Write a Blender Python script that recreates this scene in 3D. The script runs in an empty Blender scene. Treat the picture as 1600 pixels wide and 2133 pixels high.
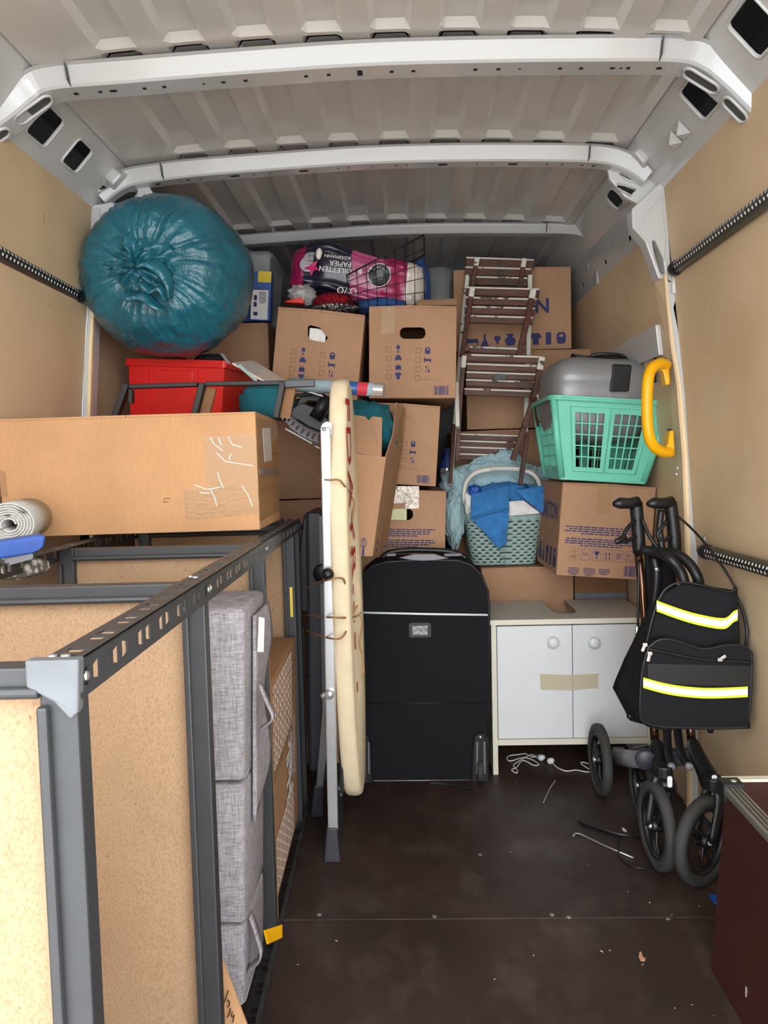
import bpy, math, random
import numpy as np
from mathutils import Vector, Matrix, Euler, noise
from mathutils.geometry import tessellate_polygon
random.seed(7)
S = bpy.context.scene
COL = S.collection
PI = math.pi
R = math.radians

# ------------------------------------------------------------------ camera
FPX, CAMZ = 1602.0, 1.11
yc = Vector(((845 - 800) / FPX, (1066.5 - 965) / FPX, -1)).normalized()
zc = Vector((-.0227, 1, 0)); zc = (zc - zc.dot(yc) * yc).normalized()
xc = yc.cross(zc)
CM = Matrix((xc, yc, zc))
cam = bpy.data.cameras.new('camera')
cam.sensor_fit = 'HORIZONTAL'; cam.sensor_width = 36; cam.lens = FPX / 1600 * 36
cam.clip_start = .02
co = bpy.data.objects.new('camera', cam); COL.objects.link(co)
co.matrix_world = Matrix.Translation((0, 0, CAMZ)) @ CM.to_4x4()
S.camera = co
def at(px, py, x=None, y=None, z=None):
    d = CM @ Vector(((px - 800) / FPX, (1066.5 - py) / FPX, -1))
    t = x / d.x if x is not None else y / d.y if y is not None else (z - CAMZ) / d.z
    return Vector((0, 0, CAMZ)) + t * d

# ------------------------------------------------------------------ light: an overcast sky coming in through the open rear doors
w = bpy.data.worlds.new('overcast_sky'); S.world = w; w.use_nodes = True
bg = w.node_tree.nodes['Background']
bg.inputs[0].default_value = (.94, .97, 1, 1); bg.inputs[1].default_value = 1.0
S.view_settings.view_transform = 'Standard'; S.view_settings.look = 'None'
S.view_settings.gamma = 1; S.view_settings.use_curve_mapping = False
S.view_settings.exposure = 2.85
S.cycles.max_bounces = 10; S.cycles.diffuse_bounces = 6; S.cycles.transparent_max_bounces = 8

# ------------------------------------------------------------------ materials
def lin(h):
    h = h.lstrip('#'); o = []
    for i in (0, 2, 4):
        c = int(h[i:i + 2], 16) / 255
        o.append(c / 12.92 if c <= .04045 else ((c + .055) / 1.055) ** 2.4)
    return o
class NT:
    def __init__(s, name):
        s.m = bpy.data.materials.new(name); s.m.use_nodes = True
        s.t = s.m.node_tree; s.b = s.t.nodes['Principled BSDF']
        s.tc = s.n('ShaderNodeTexCoord').outputs['Object']
    def n(s, k, **kw):
        o = s.t.nodes.new(k)
        for a, v in kw.items():
            if a[0] == 'i' and a[1:].isdigit(): o.inputs[int(a[1:])].default_value = v
            else: setattr(o, a, v)
        return o
    def l(s, a, b): s.t.links.new(a, b)
    def mapped(s, scale=(1, 1, 1), rot=(0, 0, 0)):
        m = s.n('ShaderNodeMapping'); m.inputs['Scale'].default_value = scale; m.inputs['Rotation'].default_value = rot
        s.l(s.tc, m.inputs[0]); return m.outputs[0]
    def noise(s, sc, det=3, vec=None, rough=.5):
        n = s.n('ShaderNodeTexNoise'); n.inputs['Scale'].default_value = sc; n.inputs['Detail'].default_value = det
        n.inputs['Roughness'].default_value = rough
        s.l(vec if vec is not None else s.tc, n.inputs['Vector']); return n.outputs[0]
    def ramp(s, f, stops, mode='LINEAR'):
        r = s.n('ShaderNodeValToRGB'); r.color_ramp.interpolation = mode
        e = r.color_ramp.elements
        while len(e) < len(stops): e.new(.5)
        for k, (p, c) in zip(e, stops): k.position = p; k.color = (*c, 1) if len(c) == 3 else c
        s.l(f, r.inputs[0]); return r.outputs[0]
    def mix(s, f, a, b, mode='MIX'):
        m = s.n('ShaderNodeMix', data_type='RGBA', blend_type=mode)
        for i, v in ((0, f), (6, a), (7, b)):
            if hasattr(v, 'is_output'): s.l(v, m.inputs[i])
            elif i == 0: m.inputs[0].default_value = v
            else: m.inputs[i].default_value = (*v, 1)
        return m.outputs[2]
    def bump(s, h, st=.2, dist=.002, prev=None):
        b = s.n('ShaderNodeBump'); b.inputs['Strength'].default_value = st; b.inputs['Distance'].default_value = dist
        s.l(h, b.inputs['Height'])
        if prev is not None: s.l(prev, b.inputs['Normal'])
        return b.outputs[0]
    def out(s, col=None, rough=None, nrm=None, metal=0, coat=0, spec=.5):
        i = s.b.inputs
        if col is not None:
            if hasattr(col, 'is_output'): s.l(col, i['Base Color'])
            else: i['Base Color'].default_value = (*col, 1)
        if rough is not None:
            if hasattr(rough, 'is_output'): s.l(rough, i['Roughness'])
            else: i['Roughness'].default_value = rough
        if nrm is not None: s.l(nrm, i['Normal'])
        i['Metallic'].default_value = metal; i['Coat Weight'].default_value = coat; i['Specular IOR Level'].default_value = spec
        return s.m
def mul(c, k): return [min(1, x * k) for x in c]
def mat(name, hx, rough=.6, metal=0, var=.08, vs=12, bump=0, bs=300, coat=0, st=(1, 1, 1), spec=.5, bd=.001):
    t = NT(name); c = lin(hx)
    v = t.mapped(st)
    col = t.ramp(t.noise(vs, 4, v), [(.3, mul(c, 1 - var)), (.7, mul(c, 1 + var))])
    nr = t.bump(t.noise(bs, 2, v), bump, bd) if bump else None
    return t.out(col, rough, nr, metal, coat, spec)
def m_cardboard(name, hx, k=1.0):
    t = NT(name); c = mul(lin(hx), k)
    a = t.ramp(t.noise(5, 4), [(.3, mul(c, .9)), (.7, mul(c, 1.08))])
    f = t.ramp(t.noise(380, 2, t.mapped((1, 1, .12))), [(.4, (.93, .93, .93)), (.62, (1, 1, 1))])
    return t.out(t.mix(1, a, f, 'MULTIPLY'), .78, t.bump(t.noise(9, 3), .25, .004), spec=.25)
def m_ply(name, hx):
    t = NT(name); c = lin(hx)
    g = t.ramp(t.noise(3, 6, t.mapped((6, 1, .7))), [(.3, mul(c, .92)), (.7, mul(c, 1.06))])
    st = t.ramp(t.noise(2.3, 5), [(.45, (1, 1, 1)), (.72, (.84, .8, .76))])
    sm = t.ramp(t.noise(11, 3, t.mapped((1, 1.6, .8), (.5, 0, 0))), [(.73, (1, 1, 1)), (.79, (.74, .66, .58))])
    sc = t.ramp(t.noise(26, 2, t.mapped((1, .25, 1), (.9, .2, 0))), [(.72, (0, 0, 0)), (.76, (.5, .5, .5))])
    col = t.mix(1, t.mix(1, g, st, 'MULTIPLY'), sm, 'MULTIPLY')
    col = t.mix(sc, col, mul(c, 1.25))
    return t.out(col, .5, t.bump(t.noise(60, 3, t.mapped((3, 1, .3))), .08, .002), spec=.4)
def m_floor(name, hx):
    t = NT(name); c = lin(hx)
    g = t.ramp(t.noise(3.2, 6, rough=.6), [(.3, mul(c, .75)), (.72, mul(c, 1.55))])
    dust = t.ramp(t.noise(7, 7, t.mapped((1, .6, 1), (0, 0, .3)), .7), [(.5, (0, 0, 0)), (.8, (.22, .22, .22))])
    col = t.mix(dust, g, lin('8a7f76'))
    for rz, sx, th in ((.35, 40, .735), (-.5, 55, .745), (1.3, 48, .75)):
        s = t.ramp(t.noise(1.0, 3, t.mapped((sx, 2.2, 1), (0, 0, rz))), [(th, (0, 0, 0)), (th + .02, (.3, .3, .3))])
        col = t.mix(s, col, lin('a39a90'))
    grid = t.n('ShaderNodeTexVoronoi'); grid.inputs['Scale'].default_value = 260
    t.l(t.tc, grid.inputs['Vector'])
    ro = t.ramp(t.noise(5, 4), [(.3, (.42,) * 3), (.7, (.62,) * 3)])
    return t.out(col, ro, t.bump(grid.outputs[0], .12, .001), spec=.45)
def m_chip(name, hx):
    t = NT(name); c = lin(hx)
    base = t.ramp(t.noise(9, 4), [(.3, mul(c, .93)), (.7, mul(c, 1.05))])
    fl = t.ramp(t.noise(330, 3, t.mapped((1, 1, .7))), [(.33, (.84, .78, .70)), (.5, (1, 1, 1)), (.72, (1.1, 1.09, 1.06))])
    sp = t.ramp(t.noise(120, 2), [(.22, (.55, .42, .3)), (.25, (1, 1, 1))])
    col = t.mix(1, t.mix(1, base, fl, 'MULTIPLY'), sp, 'MULTIPLY')
    return t.out(col, .75, t.bump(t.noise(330, 3), .15, .001), spec=.25)
def m_weave(name, hx, sc=420, amp=.3):
    t = NT(name); c = lin(hx)
    a = t.noise(3, 2, t.mapped((sc * .1, sc * .1, sc * .9))); b = t.noise(3, 2, t.mapped((sc * .9, sc * .9, sc * .08)))
    f = t.n('ShaderNodeMath', operation='ADD'); t.l(a, f.inputs[0]); t.l(b, f.inputs[1])
    col = t.ramp(f.outputs[0], [(.35, mul(c, 1 - amp)), (.5, c), (.65, mul(c, 1 + amp))])
    r = t.n('ShaderNodeMapRange'); t.l(f.outputs[0], r.inputs[0]); r.inputs[1].default_value = .6; r.inputs[2].default_value = 1.4
    col = t.ramp(r.outputs[0], [(.1, mul(c, 1 - amp)), (.5, c), (.9, mul(c, 1 + amp))])
    return t.out(col, .9, t.bump(r.outputs[0], .2, .001), spec=.2)
def m_tape(name):
    t = NT(name)
    t.out(lin('c8a273'), .12, t.bump(t.noise(55, 4, t.mapped((1, 1, 2))), .5, .003))
    t.b.inputs['Alpha'].default_value = .32
    return t.m
def m_film(name, hx, alpha, rough=.1):
    t = NT(name); t.out(lin(hx), rough, t.bump(t.noise(30, 4), .5, .004)); t.b.inputs['Alpha'].default_value = alpha; return t.m
def m_wornwood(name):
    t = NT(name); c = lin('#5c3320')
    g = t.ramp(t.noise(4, 5, t.mapped((3, 20, 20))), [(.3, mul(c, .45)), (.7, mul(c, 1.15))])
    k = t.ramp(t.noise(9, 4), [(.58, (0, 0, 0)), (.66, (.75, .75, .75))])
    return t.out(t.mix(k, g, lin('2c2320')), .55)
def m_wornwhite(name):
    t = NT(name)
    k = t.ramp(t.noise(30, 4, t.mapped((.6, 1, 1))), [(.60, (0, 0, 0)), (.64, (1, 1, 1))])
    return t.out(t.mix(k, lin('dcd9cf'), lin('5a4636')), .6)
def m_knit(name, a, b, sc=90):
    t = NT(name)
    v = t.n('ShaderNodeTexVoronoi'); v.inputs['Scale'].default_value = sc; t.l(t.mapped((1, 1, .7)), v.inputs['Vector'])
    return t.out(t.ramp(v.outputs[0], [(.25, lin(a)), (.5, lin(b))]), .9, t.bump(v.outputs[0], .6, .004), spec=.15)
def m_bands(name, axis, stops, rough=.35, bump=.25):
    t = NT(name); sx = t.n('ShaderNodeSeparateXYZ'); t.l(t.tc, sx.inputs[0])
    wob = t.n('ShaderNodeMath', operation='MULTIPLY_ADD'); t.l(t.noise(9, 2), wob.inputs[0]); wob.inputs[1].default_value = .05
    t.l(sx.outputs[axis], wob.inputs[2])
    mr = t.n('ShaderNodeMapRange'); t.l(wob.outputs[0], mr.inputs[0]); mr.inputs[1].default_value = stops[0][0]; mr.inputs[2].default_value = stops[-1][0]
    lo, hi = stops[0][0], stops[-1][0]
    col = t.ramp(mr.outputs[0], [((p - lo) / (hi - lo), lin(c)) for p, c in stops], 'CONSTANT')
    return t.out(col, rough, t.bump(t.noise(26, 3), bump, .008), coat=.3)

M = {}
M['card'] = m_cardboard('cardboard_brown', 'b18a6c')
M['card_in'] = m_cardboard('cardboard_inside', 'a8805f')
M['card_big'] = m_cardboard('cardboard_orange_brown', 'c0936a')
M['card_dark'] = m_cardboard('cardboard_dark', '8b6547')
M['ply'] = m_ply('beech_plywood', 'd4bb98')
M['plyedge'] = mat('plywood_edge', 'ecd3a6', .6, var=.1, vs=8, st=(80, 80, 1))
M['floor'] = m_floor('film_faced_plywood', '30231f')
M['brownply'] = mat('brown_film_plywood', '3a1b19', .42, var=.12, vs=5, bump=.1, bs=280)
M['paint'] = mat('light_grey_body_paint', 'c4c5c5', .28, var=.03, vs=3, coat=.5)
M['roofpaint'] = mat('roof_body_paint', 'c4c1be', .26, var=.04, vs=3, coat=.4)
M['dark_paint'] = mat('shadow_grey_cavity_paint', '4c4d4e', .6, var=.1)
M['blackhole'] = mat('cavity_shade', '151515', .9)  # near-black colour standing in for the shade inside openings
M['bow'] = mat('roof_bow_paint', 'bcbdbf', .2, var=.02, vs=4, coat=.6)
M['steel'] = mat('grey_powder_coat', '3c3d3f', .42, metal=.25, var=.07, vs=30, bump=.05, bs=500)
M['galv'] = mat('galvanised_tube', '4c4b48', .42, metal=.4, var=.18, vs=40)
M['alu'] = mat('aluminium', 'b4b3ae', .38, metal=.85, var=.12, vs=30, st=(1, .05, 1))
M['chrome'] = mat('polished_silver', 'd8dadc', .2, metal=.7, var=.03)
M['chip'] = m_chip('chipboard', 'a3866a')
M['fab'] = m_weave('grey_melange_fabric', '969297', 170, .42)
M['black'] = mat('black_plastic', '17171a', .42, var=.1)
M['blackmatt'] = mat('black_matt_metal', '131314', .5, var=.1)
M['blackfab'] = m_weave('black_nylon', '1b1b1e', 700, .25)
M['rubber'] = mat('dark_rubber', '373736', .75, var=.18, vs=18, bump=.1)
M['charcoal'] = mat('charcoal_plastic', '35333b', .45, var=.06)
M['charlight'] = mat('charcoal_light_edge', '74747a', .4, var=.05)
M['red'] = mat('red_plastic', 'd8221e', .38, var=.05, vs=6)
M['mint'] = mat('mint_plastic', '6cc8ae', .36, var=.04, vs=6)
M['sage'] = mat('sage_plastic', '93aca6', .5, var=.05)
M['sagebase'] = mat('sage_dark', '3a403e', .8)
M['cream'] = mat('cream_plastic', 'e6e2d8', .45, var=.03)
M['yellow'] = mat('yellow_plastic', 'f6b405', .35, var=.05)
M['white'] = mat('white_laminate', 'd9dbdd', .45, var=.015)
M['ivory'] = mat('ivory_edge', 'dcd8c6', .5, var=.02)
M['greytop'] = mat('matt_white_top', 'c4bfb4', .6, var=.03)
M['knob'] = mat('white_knob', 'dcdee0', .35, var=.01)
M['bag'] = None
M['blue'] = mat('royal_blue_plastic', '1c4fa6', .35, var=.05)
M['ink'] = mat('blue_print', '2c2f66', .7, var=.1)
M['inkline'] = mat('brown_print', '7a5440', .8)
M['white_ink'] = mat('white_print', 'e8d8cc', .7, var=.06)
M['white_text'] = mat('white_lettering', 'ecebea', .5)
M['redink'] = mat('red_print', 'c01f22', .7, var=.08)
M['cover'] = mat('cream_cotton', 'e0cfae', .85, var=.06, vs=20, bump=.15, bs=60)
M['twine'] = mat('jute_twine', 'a07a54', .9, var=.25, vs=200, bump=.5, bs=700)
M['tape'] = m_tape('clear_packing_tape')
M['film'] = m_film('clear_film', 'e8e8e8', .35)
M['clear'] = m_film('frosted_clear_plastic', 'c9cdcf', .28, .25)
M['silvertape'] = mat('crinkled_silver_tape', '9a8f84', .3, metal=.4, var=.3, vs=60, bump=.9, bs=60, bd=.004)
M['towel'] = mat('blue_terry', '3a80c0', .95, var=.16, vs=40, bump=.7, bs=420, bd=.003)
M['blanket'] = mat('pale_blue_cotton', 'a2c0c7', .92, var=.08, vs=16, bump=.25, bs=90)
M['teal'] = mat('teal_fleece', '16616d', .95, var=.14, vs=26, bump=.5, bs=300, bd=.003)
M['wood'] = m_wornwood('dark_brown_wood'); M['wornwhite'] = m_wornwhite('worn_white_paint')
M['case'] = mat('silver_grey_plastic', '88888a', .4, metal=.25, var=.04)
M['lime'] = mat('lime_trim', 'd3f022', .6, var=.02)
M['tape_pale'] = m_film('yellowed_tape', 'ded2b0', .4)
M['pink'] = mat('magenta_print', 'c4206a', .5)
M['refl'] = mat('reflective_tape', 'f0f4f6', .35, var=.02)
M['copper'] = mat('bronze_tube', '70503f', .2, metal=.9, var=.05)
M['dish'] = mat('stacked_white', 'e9e9ee', .5)
M['carpet'] = m_weave('pale_grey_carpet', 'b9b8b4', 300, .25)
M['zigzag'] = m_knit('grey_white_weave', 'd6d6d4', '6d6862', 70)
M['redknit'] = m_knit('red_knit', 'a01624', '5f0d16', 120)
M['greyknit'] = m_knit('grey_white_knit', 'b9b2b0', '3c3335', 110)
M['magenta'] = m_bands('pack_print', 0, [(-.26, '8c1348'), (-.175, '19172b'), (.0, 'b04a78'), (.125, '9d1250'), (.215, 'cfc6bb'), (.27, 'cfc6bb')])
M['foil'] = m_bands('foil_box_print', 0, [(-.2, '9fb3bd'), (.02, '2d5f9e'), (.09, 'c9394d'), (.125, '9fb3bd'), (.2, '9fb3bd')], .25, .2)
M['denim'] = mat('blue_cloth', '2b4c83', .9, var=.15, vs=30)
M['orange'] = mat('orange_plastic', 'e2611a', .4)
M['paper'] = mat('white_paper', 'e9e6e2', .7, var=.03)
M['palegreen'] = mat('pale_green_yellow_paper', 'd5d8ae', .7, var=.14, vs=30)
M['leaf'] = mat('dry_leaf', 'c08a6a', .8)
M['navy'] = mat('navy_print', '2a3a78', .4, var=.2, vs=30)
M['bluebox'] = mat('blue_carton', '35589c', .45, var=.3, vs=25)
M['yellowc'] = mat('yellow_carton', 'e6c93c', .5)
M['beige'] = mat('beige_carton', 'd8c69a', .7)
M['dirt'] = mat('pale_crumb', 'b9b0a6', .8)
M['label'] = mat('hazy_white_label', 'd4cdc4', .25, var=.1, vs=60)
M['ground'] = mat('grey_paving', 'b9b7b2', .9)
def m_bag():
    t = NT('teal_bin_bag_film'); c = lin('1d5f70')
    col = t.ramp(t.noise(6, 3), [(.3, mul(c, .8)), (.7, mul(c, 1.2))])
    n1 = t.bump(t.noise(14, 6, rough=.6), .55, .02); n2 = t.bump(t.noise(55, 4), .35, .006, n1)
    return t.out(col, .24, n2, spec=.6)
M['bag'] = m_bag()
M['steel_hi'] = mat('pale_foot_cap', '5f6266', .5, var=.15, vs=20)

# ------------------------------------------------------------------ mesh builder
def T(loc=(0, 0, 0), rot=(0, 0, 0)): return Matrix.Translation(Vector(loc)) @ Euler(rot, 'XYZ').to_matrix().to_4x4()
class MB:
    def __init__(s, X=None): s.v = []; s.f = []; s.mi = []; s.X = X
    def add(s, vs, fs, m=0, X=None):
        o = len(s.v); X = X if X is not None else s.X
        vs = [Vector(v) for v in vs]
        if X is not None: vs = [X @ v for v in vs]
        s.v += vs; s.f += [tuple(i + o for i in f) for f in fs]; s.mi += [m] * len(fs)
        return s
    def box(s, c, d, rot=None, m=0, X=None):
        x, y, z = d[0] / 2, d[1] / 2, d[2] / 2
        vs = [Vector((i * x, j * y, k * z)) for k in (-1, 1) for j in (-1, 1) for i in (-1, 1)]
        if rot is not None:
            e = Euler(rot, 'XYZ').to_matrix(); vs = [e @ v for v in vs]
        vs = [v + Vector(c) for v in vs]
        return s.add(vs, [(0, 2, 3, 1), (4, 5, 7, 6), (0, 1, 5, 4), (2, 6, 7, 3), (0, 4, 6, 2), (1, 3, 7, 5)], m, X)
    def hexa(s, p, m=0):   # 8 points: bottom 4 counter-clockwise from above, top 4 the same
        return s.add(p, [(3, 2, 1, 0), (4, 5, 6, 7), (0, 1, 5, 4), (1, 2, 6, 5), (2, 3, 7, 6), (3, 0, 4, 7)], m)
    def bar(s, a, b, wd, th, up=(0, 0, 1), m=0):   # rectangular bar from a to b
        a = Vector(a); b = Vector(b); d = (b - a).normalized(); u = Vector(up); u = (u - u.dot(d) * d)
        if u.length < 1e-4: u = Vector((1, 0, 0)) - d.x * d
        u.normalize(); r = d.cross(u)
        q = [r * (i * wd / 2) + u * (j * th / 2) for i, j in ((-1, -1), (1, -1), (1, 1), (-1, 1))]
        return s.add([a + k for k in q] + [b + k for k in q], [(0, 1, 2, 3), (7, 6, 5, 4), (1, 0, 4, 5), (2, 1, 5, 6), (3, 2, 6, 7), (0, 3, 7, 4)], m)
    def tube(s, pts, r, n=10, closed=False, m=0, cap=True, sy=1.0):
        pts = [Vector(p) for p in pts]; N = len(pts); rs = r if isinstance(r, (list, tuple)) else [r] * N
        vs = []; prev = None
        for i, p in enumerate(pts):
            if closed: d = pts[(i + 1) % N] - pts[i - 1]
            else: d = pts[min(i + 1, N - 1)] - pts[max(i - 1, 0)]
            d.normalize()
            if prev is None:
                u = Vector((0, 0, 1)) if abs(d.z) < .9 else Vector((1, 0, 0))
            else: u = prev
            u = (u - u.dot(d) * d).normalized(); prev = u; v = d.cross(u)
            vs += [p + (u * math.cos(2 * PI * k / n) + v * math.sin(2 * PI * k / n) * sy) * rs[i] for k in range(n)]
        fs = []
        for i in range(N if closed else N - 1):
            j = (i + 1) % N
            fs += [(i * n + k, i * n + (k + 1) % n, j * n + (k + 1) % n, j * n + k) for k in range(n)]
        if cap and not closed: fs += [tuple(range(n))[::-1], tuple((N - 1) * n + k for k in range(n))]
        return s.add(vs, fs, m)
    def lathe(s, prof, n=24, X=None, m=0):   # profile (r, z) about local Z
        vs = []; fs = []
        for r, z in prof: vs += [(r * math.cos(2 * PI * k / n), r * math.sin(2 * PI * k / n), z) for k in range(n)]
        for i in range(len(prof) - 1):
            fs += [(i * n + k, i * n + (k + 1) % n, (i + 1) * n + (k + 1) % n, (i + 1) * n + k) for k in range(n)]
        return s.add(vs, fs, m, X)
    def plate(s, outer, holes=(), th=.002, X=None, m=0):   # polygon in local XY, thickness towards -Z
        loops = [[Vector((a, b, 0)) for a, b in outer]] + [[Vector((a, b, 0)) for a, b in h] for h in holes]
        tri = tessellate_polygon(loops); flat = [p for l in loops for p in l]; n = len(flat)
        if not th:
            return s.add(flat, [t if (flat[t[1]] - flat[t[0]]).cross(flat[t[2]] - flat[t[0]]).z > 0 else t[::-1] for t in tri], m, X)
        vs = flat + [p - Vector((0, 0, th)) for p in flat]
        fs = []
        for t in tri:
            t = tuple(t)
            if (flat[t[1]] - flat[t[0]]).cross(flat[t[2]] - flat[t[0]]).z < 0: t = t[::-1]
            fs += [t, tuple(i + n for i in t[::-1])]
        o = 0
        for q, l in enumerate(loops):
            k = len(l)
            area = sum(l[i].x * l[(i + 1) % k].y - l[(i + 1) % k].x * l[i].y for i in range(k))
            for i in range(k):
                j = (i + 1) % k; f = (o + i, o + i + n, o + j + n, o + j)
                if (area < 0) != (q > 0): f = f[::-1]
                fs.append(f)
            o += k
        return s.add(vs, fs, m, X)
    def grid(s, fn, nu, nv, cu=False, cv=False, m=0, skip=None):
        vs = [fn(i / (nu if cu else nu - 1), j / (nv if cv else nv - 1)) for j in range(nv) for i in range(nu)]
        fs = []
        for j in range(nv if cv else nv - 1):
            for i in range(nu if cu else nu - 1):
                if skip and skip(i, j): continue
                a, b = (i + 1) % nu, (j + 1) % nv
                fs.append((j * nu + i, j * nu + a, b * nu + a, b * nu + i))
        return s.add(vs, fs, m)
    def text(s, body, size, X, m=0, align='LEFT', sx=1.0, bold=0):
        c = bpy.data.curves.new('lettering', 'FONT'); c.body = body; c.size = size; c.align_x = align; c.offset = bold; c.resolution_u = 2
        o = bpy.data.objects.new('lettering', c); me = bpy.data.meshes.new_from_object(o)
        s.add([Vector((v.co.x * sx, v.co.y, 0)) for v in me.vertices], [tuple(p.vertices) for p in me.polygons], m, X)
        bpy.data.objects.remove(o); bpy.data.curves.remove(c); bpy.data.meshes.remove(me)
        return s
    def build(s, name, mats, parent=None, smooth=False, bevel=0, world=True, label=None, solid=0, sub=0, seg=2, kind=None):
        if not isinstance(mats, (list, tuple)): mats = [mats]
        vs = s.v
        if parent is not None and world:
            mi = parent.get('_w'); base = Vector(mi) if mi is not None else Vector()
            vs = [v - base for v in vs]
        me = bpy.data.meshes.new(name); me.from_pydata([tuple(v) for v in vs], [], s.f)
        for q in mats: me.materials.append(M[q] if isinstance(q, str) else q)
        if max(s.mi, default=0): me.polygons.foreach_set('material_index', s.mi)
        me.validate(); me.update()
        if smooth: me.polygons.foreach_set('use_smooth', [True] * len(me.polygons)); 
        o = bpy.data.objects.new(name, me); COL.objects.link(o)
        if parent is not None:
            o.parent = parent
            o['_w'] = parent.get('_w', (0, 0, 0)) if world else (0, 0, 0)
        if label: o['label'] = label
        if kind or name.startswith(('printed_', 'lettering', 'roll_edge')): o['kind'] = kind or 'stuff'
        if solid: md = o.modifiers.new('thickness', 'SOLIDIFY'); md.thickness = abs(solid); md.offset = 0
        if bevel:
            md = o.modifiers.new('edges', 'BEVEL'); md.width = bevel; md.segments = seg; md.limit_method = 'ANGLE'; md.angle_limit = R(40)
        if sub: md = o.modifiers.new('smooth', 'SUBSURF'); md.levels = sub; md.render_levels = sub
        if smooth and smooth != 1:
            me.polygons.foreach_set('use_smooth', [True] * len(me.polygons))
        return o
def thing(name, label, cat, loc=(0, 0, 0), rot=(0, 0, 0), group=None, local=False):
    o = bpy.data.objects.new(name, None); COL.objects.link(o); o.empty_display_size = .05
    o.location = loc; o.rotation_euler = rot; o['label'] = label; o['category'] = cat
    o['_w'] = (0, 0, 0) if local else tuple(loc)
    if group: o['group'] = group
    return o
def tag(o, label, cat, group=None):
    o['label'] = label; o['category'] = cat
    if group: o['group'] = group
    return o
def struct(o): o['kind'] = 'structure'; return o
def rrect(w, h, r, n=5, cx=0, cy=0):
    o = []
    for x, y, a in ((w / 2 - r, h / 2 - r, 0), (-w / 2 + r, h / 2 - r, 90), (-w / 2 + r, -h / 2 + r, 180), (w / 2 - r, -h / 2 + r, 270)):
        for k in range(n): 
            t = R(a + 90 * k / (n - 1)); o.append((cx + x + r * math.cos(t), cy + y + r * math.sin(t)))
    return o
def circ(r, n=16, cx=0, cy=0): return [(cx + r * math.cos(2 * PI * k / n), cy + r * math.sin(2 * PI * k / n)) for k in range(n)]
def smoothpath(pts, k=6):   # Catmull-Rom
    pts = [Vector(p) for p in pts]; P = [2 * pts[0] - pts[1]] + pts + [2 * pts[-1] - pts[-2]]; o = []
    for i in range(1, len(P) - 2):
        for j in range(k):
            t = j / k; a, b, c, d = P[i - 1:i + 3]
            o.append(.5 * ((2 * b) + (c - a) * t + (2 * a - 5 * b + 4 * c - d) * t * t + (3 * b - 3 * c + d - a) * t ** 3))
    return o + [pts[-1]]
def fbm(p, sc, o=3): return noise.fractal(Vector(p) * sc, 1.0, 2.0, o)
def axes(o, x, y):   # matrix with local X, Y along the given world vectors, local Z = X x Y
    x = Vector(x).normalized(); z = x.cross(Vector(y)).normalized(); y = z.cross(x)
    m = Matrix((x, y, z)).transposed().to_4x4(); m.translation = Vector(o); return m
# ================================================================== THE VAN (setting)
VC = -.075                                   # the van's centre line
def hw(z):                                   # half width at the ply lining
    return .975 if z < .8 else .975 - (z - .8) * .15 if z < .9 else .96 - (z - .9) * .065 if z < 1.3 else .934 - (z - 1.3) * .1
def profile_slab(side, y0, y1, zs, th, off=0, fx=None):
    mb = MB(); n = len(zs)
    X = [(fx(z) if fx else VC + side * (hw(z) + off)) for z in zs]
    for y in (y0, y1):
        for x, z in zip(X, zs): mb.v.append(Vector((x, y, z)))
        for x, z in zip(X, zs): mb.v.append(Vector((x + side * th, y, z)))
    f = []
    for i in range(n - 1):
        a, b = i, i + 1; A, B = a + 2 * n, b + 2 * n
        f += [(a, A, B, b), (a + n, b + n, B + n, A + n), (a, b, b + n, a + n), (A, A + n, B + n, B)]
    f += [(n - 1, 3 * n - 1, 4 * n - 1, 2 * n - 1), (0, n, 3 * n, 2 * n)]
    mb.f = [q if side > 0 else q[::-1] for q in f]; mb.mi = [0] * len(f); return mb
ZS = [0.0, .45, .8, .9, 1.1, 1.3, 1.5, 1.7, 1.93]
wl = struct(profile_slab(-1, .15, 2.398, ZS, .012).build('wall_left', 'ply'))
wr = struct(profile_slab(1, .15, 2.398, ZS, .012).build('wall_right', 'ply'))
RX = lambda z: .875 if z < 1.0 else .875 - (z - 1) * .125
LX = lambda z: -1.02 if z < 1.3 else -1.02 + (z - 1.3) * .10
struct(profile_slab(1, 2.46, 3.74, [0, .5, 1, 1.3, 1.80], .012, fx=RX).build('wall_right', 'ply'))
struct(profile_slab(-1, 2.46, 3.74, [0, .5, 1, 1.3, 1.80], .012, fx=LX).build('wall_left', 'ply'))
# outer skin, so that the cavities behind the openings stay dark
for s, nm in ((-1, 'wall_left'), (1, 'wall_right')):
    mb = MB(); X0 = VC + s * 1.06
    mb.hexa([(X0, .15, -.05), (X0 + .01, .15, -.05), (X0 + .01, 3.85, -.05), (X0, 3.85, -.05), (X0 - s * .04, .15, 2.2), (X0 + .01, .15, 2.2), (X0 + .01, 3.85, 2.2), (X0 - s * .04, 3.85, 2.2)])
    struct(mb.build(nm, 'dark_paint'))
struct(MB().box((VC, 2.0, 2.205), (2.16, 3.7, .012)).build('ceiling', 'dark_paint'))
# bulkhead at the front end with its pressed ribs and a pale cross strip
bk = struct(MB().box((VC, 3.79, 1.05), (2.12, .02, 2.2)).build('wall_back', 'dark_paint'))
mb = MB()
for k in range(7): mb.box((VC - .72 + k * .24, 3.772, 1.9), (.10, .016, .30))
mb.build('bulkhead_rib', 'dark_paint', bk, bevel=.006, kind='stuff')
MB().box((VC, 3.76, 1.80), (1.9, .03, .035)).build('cross_strip', 'paint', bk, bevel=.006)

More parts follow.
